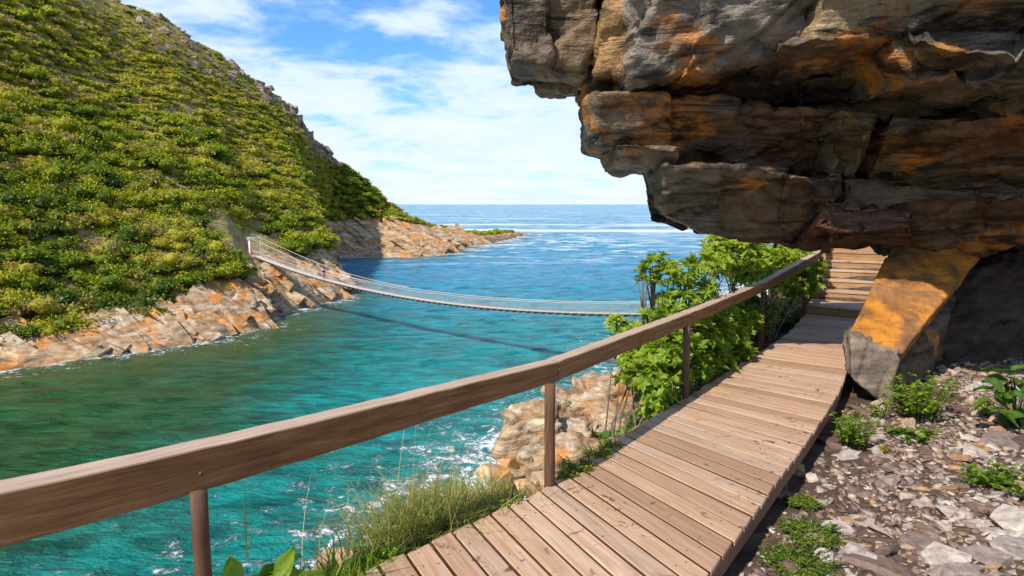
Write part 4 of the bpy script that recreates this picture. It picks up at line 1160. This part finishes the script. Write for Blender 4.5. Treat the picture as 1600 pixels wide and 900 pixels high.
shrub('coastal_shrub', 'small bright shrub beside the stairs behind the last post', (5.2, 13.0, -0.5),
      cl((1255, 440, 13.0, 0.33), (1268, 425, 13.4, 0.30), (1240, 462, 12.6, 0.22), (1262, 458, 13.0, 0.22)), 0.12, 100, 8)
shrub('coastal_shrub', 'shrub top peeping over the rail in front of the footbridge', (1.5, 9.6, -2.4),
      cl((962, 508, 9.4, 0.14), (985, 520, 9.3, 0.15), (975, 530, 9.2, 0.16), (1010, 520, 9.4, 0.18)), 0.10, 150, 8, None, None, 0.6)
shrub('twiggy_shrub', 'bare twiggy shrub with sparse leaves between fourth post and stairs', (4.35, 11.3, -0.5),
      cl((1205, 480, 11.0, 0.30), (1225, 470, 11.4, 0.32), (1200, 505, 10.8, 0.22), (1240, 475, 11.8, 0.22), (1215, 500, 11.2, 0.2)), 0.09, 14, 6, M_shrub, None, 0.4, M_dry)
# dark thicket on the slope behind, so the slope reads as growth
for k, (u, v, y, r) in enumerate([(1010, 700, 7.6, 0.5), (1060, 640, 8.6, 0.55), (1130, 600, 9.6, 0.6), (1190, 520, 12.5, 0.7), (1130, 520, 11.5, 0.7), (1080, 560, 10.0, 0.6), (1165, 480, 11.0, 0.35), (1150, 500, 10.2, 0.35)]):
    p = aty(u, v, y)
    shrub('slope_shrub', 'dark green undergrowth on the slope below the boardwalk shrubs', (p[0], p[1], p[2] - 0.5), [(p, r), (p + np.array([0.3, 0.4, -0.2]), r * 0.8)], 0.12, 70, 7, M_darkleaf, 'undergrowth on the seaward slope', 0.5, None, 0.45)

# ------------------------------------------------------------------ grass and small plants
def blades(name, label, base, nb, spread, hmin, hmax, lean=0.5, width=0.012, mat=None, cat='grass', tmean=0.5, mix_stalk=0, direction=(0, 0), group=None):
    base = np.array(base, float)
    Vs, Fs, Ts = [], [], []; off = 0
    for k in range(nb + mix_stalk):
        stalk = k >= nb
        p = rng.normal(0, 1, 3) * np.array([spread[0], spread[1], 0])
        h = rng.uniform(hmin, hmax) * (2.1 if stalk else 1.0)
        w = width * (0.5 if stalk else rng.uniform(0.6, 1.2))
        a = rng.uniform(0, 6.283); d = np.array([math.cos(a) + direction[0], math.sin(a) + direction[1], 0]); ln = lean * rng.uniform(0.3, 1.4) * (0.35 if stalk else 1)
        side = np.array([-d[1], d[0], 0]); side /= np.linalg.norm(side) + 1e-9
        prev = []
        for t in (0, 0.35, 0.7, 1.0):
            c = p + d * ln * h * t ** 1.8 + np.array([0, 0, h * (t - 0.35 * ln * t * t)])
            ww = w * (1 - 0.9 * t ** 1.5)
            prev += [c - side * ww / 2, c + side * ww / 2]
        Vs.append(np.array(prev))
        for j in range(3): Fs.append(np.array([[off + 2 * j, off + 2 * j + 1, off + 2 * j + 3, off + 2 * j + 2]]))
        off += 8; tt = tmean + rng.normal(0, 0.2) + (0.3 if stalk else 0)
        Ts.append(np.full(8, np.clip(tt, 0, 1)))
    me = mesh(name, np.concatenate(Vs), np.concatenate(Fs), False, {'tint': np.concatenate(Ts)})
    o = link(name, me, mat or M_grass); o.location = base
    tag(o, label, cat, group)
    return o
def gz(x, y): return float(ground_z(np.array([x]), np.array([y]))[0])
for k, (u, v, y, nb, sp_, h) in enumerate([(655, 800, 4.2, 620, 0.17, 0.40), (715, 775, 4.4, 760, 0.17, 0.40), (765, 755, 4.65, 420, 0.14, 0.32), (625, 840, 3.95, 300, 0.13, 0.30)]):
    p = aty(u, v + 35, y)
    blades('grass_tussock', ['grass tussock arching seaward from the planks edge with brown blades', 'thickest green and straw tussock with tall dry stalks beside the boardwalk', 'short tussock growing against the second handrail post', 'low tussock at the lower seaward end of the grass clump'][k],
           (p[0], p[1], p[2] - 0.10), nb, (sp_, sp_ * 0.7), h * 0.55, h * 1.15, 1.0, 0.012, M_grass, 'grass', 0.52, [10, 30, 14, 5][k], (-0.25, 0.1))
p = aty(385, 800, 3.3)
blades('grass_stalk', 'lone tall grass stalk standing beside the first handrail post', (p[0], p[1], p[2] - 0.25), 3, (0.012, 0.012), 0.40, 0.55, 0.12, 0.008, M_grass, 'grass', 0.75)
p = aty(500, 790, 3.6)
blades('grass_stalk', 'sparse thin stalks leaning out over the foamy water', (p[0], p[1], p[2] - 0.35), 9, (0.10, 0.05), 0.35, 0.62, 0.5, 0.006, M_grass, 'grass', 0.8)
for (u, v, y, lb) in [(560, 885, 3.55, 'tuft of upright green blades at the plank ends by the pale rock'), (500, 905, 3.4, 'tuft of broad green blades beside the large-leaved plant')]:
    p = aty(u, v, y); blades('grass_tuft', lb, (p[0], p[1], p[2] - 0.14), 120, (0.11, 0.07), 0.12, 0.30, 0.6, 0.017, M_shrub, 'grass', 0.5)
p = aty(525, 878, 3.75)
me = hex_rock('pale_rock', [p + np.array(q_3) for q_3 in ((-.14, -.1, .03), (.16, -.1, .05), (.17, -.1, -.6), (-.15, -.1, -.6), (-.13, .16, .02), (.15, .16, .03), (.16, .16, -.6), (-.14, .16, -.6))], 0.03, (0.1, 0.2), (0.04, 0.03, 0.015), (3, 3, 6), 0.1, 777)
tag(link('pale_rock', me, M_nearrock), 'small pale pinkish rock among the grass at the edge of the drop', 'rock')

def leafy(name, label, base, nst, h, leaf, width, spread, mat, cat='plant', per=7, tmean=0.5, group=None, droop=0.2):
    """herb with several stems carrying separate leaves"""
    root = empty(name, base); tag(root, label, cat, group)
    tubes = []; Ps, Ds, Ns, Ls, Ts = [], [], [], [], []
    for k in range(nst):
        a = rng.uniform(0, 6.283); r = spread * math.sqrt(rng.random())
        top = np.array([math.cos(a) * r, math.sin(a) * r, h * rng.uniform(0.45, 1.0)])
        b0 = top * np.array([0.35, 0.35, 0]); md = (b0 + top) / 2 + np.array([0, 0, 0.1 * h])
        tubes.append(([b0 + np.array([0, 0, -0.04]), md, top], [0.004, 0.003, 0.002], 4))
        for j in range(per):
            t = rng.uniform(0.25, 1.0); p = b0 * (1 - t) ** 2 + 2 * md * t * (1 - t) + top * t * t
            th = rng.uniform(0, 6.283)
            Ps.append(p); Ds.append((math.cos(th), math.sin(th), rng.uniform(-droop, 0.7))); Ns.append(np.array([0, 0, 1.0]) + rng.normal(0, 0.25, 3)); Ls.append(leaf * rng.uniform(0.6, 1.2)); Ts.append(tmean + rng.normal(0, 0.18))
    Ls = np.array(Ls)
    V, F_ = leaf_arrays(np.array(Ps), np.array(Ds), np.array(Ns), Ls, Ls * width)
    o = link('foliage', mesh('foliage', V, F_, False, {'tint': np.clip(np.repeat(Ts, 4), 0, 1)}), mat, root); o['kind'] = 'stuff'
    link('stems', tubes_mesh('stems', tubes), M_darkleaf, root)
    return root
def gp(u, v):
    z = -0.2
    for _ in range(4):
        p = onz(u, v, z); z = gz(p[0], p[1])
    return (p[0], p[1], z)
leafy('leafy_plant', 'bushy small-leaved green plant growing at the foot of the boulder', gp(1435, 660), 60, 0.52, 0.065, 0.55, 0.36, M_shrub, tmean=0.42, per=10)
leafy('leafy_plant', 'trailing light green herb in the shadow at the boardwalk edge', gp(1335, 700), 44, 0.34, 0.05, 0.55, 0.22, M_shrub, tmean=0.55, per=9)
leafy('leafy_plant', 'small yellowing sprig beside the gap under the planks', gp(1372, 655), 14, 0.24, 0.05, 0.5, 0.13, M_shrub, tmean=0.75, per=7)
leafy('leafy_plant', 'low broad green herb among the slates below the bushy plant', gp(1420, 685), 18, 0.10, 0.08, 0.7, 0.28, M_darkleaf, tmean=0.7, per=6)
leafy('leafy_plant', 'creeping green herb over the slate slabs below the dark rock', gp(1560, 760), 34, 0.13, 0.07, 0.6, 0.30, M_shrub, tmean=0.35, per=7)
leafy('yellow_plant', 'yellow leafed seedling at the mouth of the dark hollow', gp(1535, 650), 6, 0.26, 0.07, 0.45, 0.08, M_yellow, per=6)
leafy('seedling', 'tiny yellow seedling among slates in front of the bushy plant', gp(1382, 712), 4, 0.08, 0.05, 0.5, 0.04, M_yellow, per=5)
p = aty(590, 878, 3.75)
leafy('edge_herb', 'light green herb at the lowest visible plank ends', (p[0], p[1], p[2] - 0.12), 40, 0.2, 0.06, 0.45, 0.13, M_shrub, 'plant', 8, 0.7)
# mossy mats
for k, (u, v, r, lb) in enumerate([(1268, 838, 0.24, 'mossy mat of fine green leaves on the gravel beside the boardwalk'), (1255, 790, 0.14, 'small moss patch near the shaded plank edge'), (1250, 885, 0.26, 'dark moss spread at the low end of the gravel by the planks')]):
    leafy('moss_patch', lb, gp(u, v), 230, 0.05, 0.022, 0.6, r, M_moss, 'moss', 8, 0.4)
for k, (u, v, y, r) in enumerate([(905, 712, 5.0, 0.13), (935, 690, 5.3, 0.14), (885, 728, 4.85, 0.09), (800, 770, 4.45, 0.10), (955, 680, 5.5, 0.1)]):
    p = aty(u, v + 12, y)
    leafy('edge_herb', ['fine yellow green herb outside the planks past the second post', 'bushy yellow green herb on the lip next to the rocks', 'tiny herb right behind the second post', 'short herb in front of the second post at the tussock end', 'sprig at the near edge of the low dense shrub'][k], (p[0], p[1], p[2] - 0.12), 60, 0.16, 0.03, 0.5, r, M_moss, 'plant', 8, 0.75)

# big-leaved plants: each leaf a mesh of its own
def big_leaf_mesh(L, Wd, seed):
    r = random.Random(seed); V = []; Fx = []
    nl, nw = 8, 4
    for i in range(nl + 1):
        t = i / nl; w = Wd * (math.sin(math.pi * min(1, t * 0.93 + 0.07)) ** 0.8) * 0.5
        for j in range(-nw, nw + 1):
            s = j / nw
            V.append((t * L, s * w * (1 + 0.05 * math.sin(t * 18 + j)), -0.30 * L * t * t + 0.10 * abs(s) * Wd + 0.012 * math.sin(7 * t + 4 * s + seed)))
    m_ = 2 * nw + 1
    for i in range(nl):
        for j in range(m_ - 1):
            Fx.append((i * m_ + j, (i + 1) * m_ + j, (i + 1) * m_ + j + 1, i * m_ + j + 1))
    return mesh('leaf', V, Fx, True, {'tint': np.full(len(V), r.uniform(0.25, 0.75))})
def big_leaf_plant(label, base, leaves, mat):
    root = empty('broad_leaf_plant', base); tag(root, label, 'plant')
    for k, (dx, dy, dz, yaw, pit, L, Wd) in enumerate(leaves):
        me = big_leaf_mesh(L, Wd, 50 + k)
        o = link('leaf', me, mat, root); o.location = (dx, dy, dz); o.rotation_euler = (rng.normal(0, 0.2), pit, yaw)
        st = link('stalk', tubes_mesh('stalk', [([(0, 0, -0.05), (dx * 0.5, dy * 0.5, dz * 0.7), (dx, dy, dz)], [0.006, 0.005, 0.004], 5)]), M_darkleaf, root)
    return root
b0 = aty(1590, 640, 6.5)
big_leaf_plant('broad-leaved green plant in the shade at the dark rock hollow', (b0[0], b0[1], gz(b0[0], b0[1])),
   [(rng.normal(0, 0.16), rng.normal(0, 0.12), rng.uniform(0.12, 0.62), rng.uniform(0, 6.28), rng.uniform(-0.4, 0.5), rng.uniform(0.16, 0.27), rng.uniform(0.12, 0.2)) for _ in range(22)], M_darkleaf)
b0 = aty(415, 936, 3.15)
big_leaf_plant('large-leaved bright green plant below the rail at the first post', (b0[0], b0[1], b0[2] - 0.1),
   [(rng.normal(0, 0.11), rng.normal(0, 0.08), rng.uniform(0.08, 0.19), rng.uniform(0, 6.28), rng.uniform(-0.9, -0.1), rng.uniform(0.16, 0.25), rng.uniform(0.08, 0.12)) for _ in range(22)], M_shrub)

# ------------------------------------------------------------------ suspension footbridge
A = np.array([-46.0, 123.0]); B = np.array([16.5, 64.0]); D = (B - A) / np.linalg.norm(B - A); LN = np.linalg.norm(B - A); Nb = np.array([-D[1], D[0]])
# (the hill under the landing)
bridge = empty('suspension_footbridge', (A[0], A[1], -7.4)); tag(bridge, 'sagging suspension footbridge with wire sides spanning the river mouth', 'bridge')
def bz_(t): return -7.3 - 1.0 * t - 2.9 * 4 * t * (1 - t)
NP = 78
for k in range(NP):
    t0, t1 = k / NP, (k + 1) / NP
    p0 = A + D * LN * t0; p1 = A + D * LN * t1; z0, z1 = bz_(t0), bz_(t1)
    g_ = 0.10
    q0 = p0 + D * g_ / 2; q1 = p1 - D * g_ / 2; w = 0.62
    V = [(*(q0 + Nb * w), z0 - .06), (*(q1 + Nb * w), z1 - .06), (*(q0 - Nb * w), z0 - .06), (*(q1 - Nb * w), z1 - .06), (*(q0 + Nb * w), z0), (*(q1 + Nb * w), z1), (*(q0 - Nb * w), z0), (*(q1 - Nb * w), z1)]
    _, Fb = box_vf(0, 1, 0, 1, 0, 1)
    child(link('deck_panel', bevel_mesh('deck_panel', V, Fb, 0), M_bplank), bridge)
    if k:
        V = [(*(p0 + Nb * s * 0.74 + D * e), z0 - zz) for zz in (0.24, 0.065) for s in (1, -1) for e in (-0.16, 0.16)]
        child(link('crossbeam', bevel_mesh('crossbeam', V, Fb, 0), M_bbeam), bridge)
for s in (-1, 1):
    ts = np.linspace(0, 1, 60)
    for hgt, rad, nm, mt in ((1.15, 0.026, 'hand_cable', M_wire), (0.02, 0.045, 'deck_cable', M_cable)):
        P_ = [(*(A + D * LN * t + Nb * s * 0.70), bz_(t) + hgt) for t in ts]
        child(link(nm, tubes_mesh(nm, [(P_, [rad] * 60, 5)]), mt), bridge)
    # wire netting: crossing diagonal wires
    Vn, Fn = [], []; off = 0
    nw = 430
    for k in range(nw):
        for dr in (-1, 1):
            t0 = k / nw; t1 = np.clip(t0 + dr * 0.9 / LN, 0, 1)
            a = np.array([*(A + D * LN * t0 + Nb * s * 0.70), bz_(t0)]); c = np.array([*(A + D * LN * t1 + Nb * s * 0.70), bz_(t1) + 1.15])
            r = 0.0065
            ax = np.array([D[0], D[1], 0]) * r; up = np.array([Nb[0], Nb[1], 0]) * r
            Vn += [a - ax, a + ax, a + up, c - ax, c + ax, c + up]
            Fn += [(off, off + 1, off + 4, off + 3), (off + 1, off + 2, off + 5, off + 4), (off + 2, off, off + 3, off + 5)]; off += 6
    o = child(link('wire_netting', mesh('wire_netting', Vn, Fn), M_wire), bridge); o['kind'] = 'stuff'
for s in (-1, 1):
    p = A + Nb * s * 0.95 - D * 0.8
    child(link('tower_post', tubes_mesh('tower_post', [([(*p, -10.5), (*p, -3.9)], [0.17, 0.15], 10)]), M_white), bridge)
    P_ = [(*(A - D * (0.8 + 12 * t) + Nb * s * 0.95), -4.0 + (-3.0) * t) for t in np.linspace(0, 1, 6)]
    child(link('anchor_cable', tubes_mesh('anchor_cable', [(P_, [0.04] * 6, 5)]), M_cable), bridge)
    P_ = [(*(A + D * (LN * t) * 1.0 - D * 0.8 * (1 - t) + Nb * s * (0.95 - 0.25 * t)), (-4.0) * (1 - t) ** 6 + (bz_(t) + 1.15) * (1 - (1 - t) ** 6)) for t in np.linspace(0, 0.5, 24)]
    child(link('main_cable', tubes_mesh('main_cable', [(P_, [0.035] * 24, 5)]), M_wire), bridge)
p0, p1 = A + Nb * 1.2 - D * 0.8, A - Nb * 1.2 - D * 0.8
V = [(*(p + D * e), zz) for zz in (-4.4, -3.95) for p in (p0, p1) for e in (-0.15, 0.15)]
_, Fb = box_vf(0, 1, 0, 1, 0, 1)
child(link('tower_crossbar', bevel_mesh('tower_crossbar', V, Fb, 0.02, 1), M_white), bridge)
# landing at the far end
pl = A - D * 3.6
V = [(*(A - D * e + Nb * w * s), zz) for zz in (-9.6, -7.32) for s in (1, -1) for e, w in ((0.1, 1.6), (8.0, 2.6))]
child(link('landing', bevel_mesh('landing', V, Fb, 0.05, 1), simple('pale_concrete', (0.52, 0.45, 0.40), 0.85, 1.5, 0.2)), bridge)

# ------------------------------------------------------------------ two people on the footbridge
M_skin = simple('skin', (0.42, 0.26, 0.19), 0.6, 30, 0.1); M_hair = simple('dark_hair', (0.03, 0.02, 0.015), 0.6, 60, 0.3)
def person(label, t, side, face, top, legs, stride):
    p = A + D * LN * t + Nb * side; z = bz_(t)
    J = [((0, 0, 0.95), .13), ((0, 0.01, 1.15), .125), ((0, 0.02, 1.38), .15), ((0, 0.02, 1.50), .06), ((0, 0.04, 1.58), .075), ((0, 0.05, 1.68), .095),
         ((.10, 0, .90), .095), ((.11, .04 + stride * .1, .50), .062), ((.11, stride * .22, .09), .045), ((.11, .12 + stride * .22, .04), .035),
         ((-.10, 0, .90), .095), ((-.11, .04 - stride * .1, .50), .062), ((-.11, -stride * .22, .09), .045), ((-.11, .12 - stride * .22, .04), .035),
         ((.20, .02, 1.40), .06), ((.25, -.03 - stride * .05, 1.14), .045), ((.23, .10 - stride * .1, .92), .032), ((.22, .15 - stride * .1, .84), .03),
         ((-.20, .02, 1.40), .06), ((-.25, -.03 + stride * .05, 1.14), .045), ((-.23, .10 + stride * .1, .92), .032), ((-.22, .15 + stride * .1, .84), .03)]
    E = [(0, 1), (1, 2), (2, 3), (3, 4), (4, 5), (0, 6), (6, 7), (7, 8), (8, 9), (0, 10), (10, 11), (11, 12), (12, 13), (2, 14), (14, 15), (15, 16), (16, 17), (2, 18), (18, 19), (19, 20), (20, 21)]
    me = bpy.data.meshes.new('person'); me.from_pydata([j[0] for j in J], E, [])
    o = bpy.data.objects.new('person', me); COL.objects.link(o)
    md = o.modifiers.new('skin', 'SKIN'); md.use_smooth_shade = True
    for i, j in enumerate(J):
        me.skin_vertices[0].data[i].radius = (j[1], j[1])
    me.skin_vertices[0].data[0].use_root = True
    sb = o.modifiers.new('sub', 'SUBSURF'); sb.levels = sb.render_levels = 1
    dg = bpy.context.evaluated_depsgraph_get()
    body = bpy.data.meshes.new_from_object(o.evaluated_get(dg)); o.modifiers.clear(); o.data = body
    for mt in (top, legs, M_skin):
        body.materials.append(mt)
    for f_ in body.polygons:
        c = f_.center
        f_.material_index = 2 if (c.z > 1.47 or (abs(c.x) > 0.19 and c.z < 1.12)) else (1 if c.z < 0.96 else 0)
        f_.use_smooth = True
    o.location = (p[0], p[1], z); o.rotation_euler = (0, 0, face); tag(o, label, 'person')
    hv, hf = ICO_V * np.array([0.105, 0.115, 0.10]) + np.array([0, 0.015, 1.72]), ICO_F
    link('hair', mesh('hair', hv, hf, True), M_hair, o)
    return o
aD = math.atan2(D[1], D[0]) - math.pi / 2
person('person in a purple top walking across the suspension footbridge', 0.262, -0.2, aD, simple('purple_cloth', (0.08, 0.035, 0.35), 0.8), simple('grey_trousers', (0.12, 0.11, 0.13), 0.8), 1)
person('person in dark clothes on the footbridge beside the one in purple', 0.255, 0.25, aD, simple('black_cloth', (0.03, 0.03, 0.035), 0.8), simple('dark_trousers', (0.04, 0.035, 0.04), 0.8), -1)
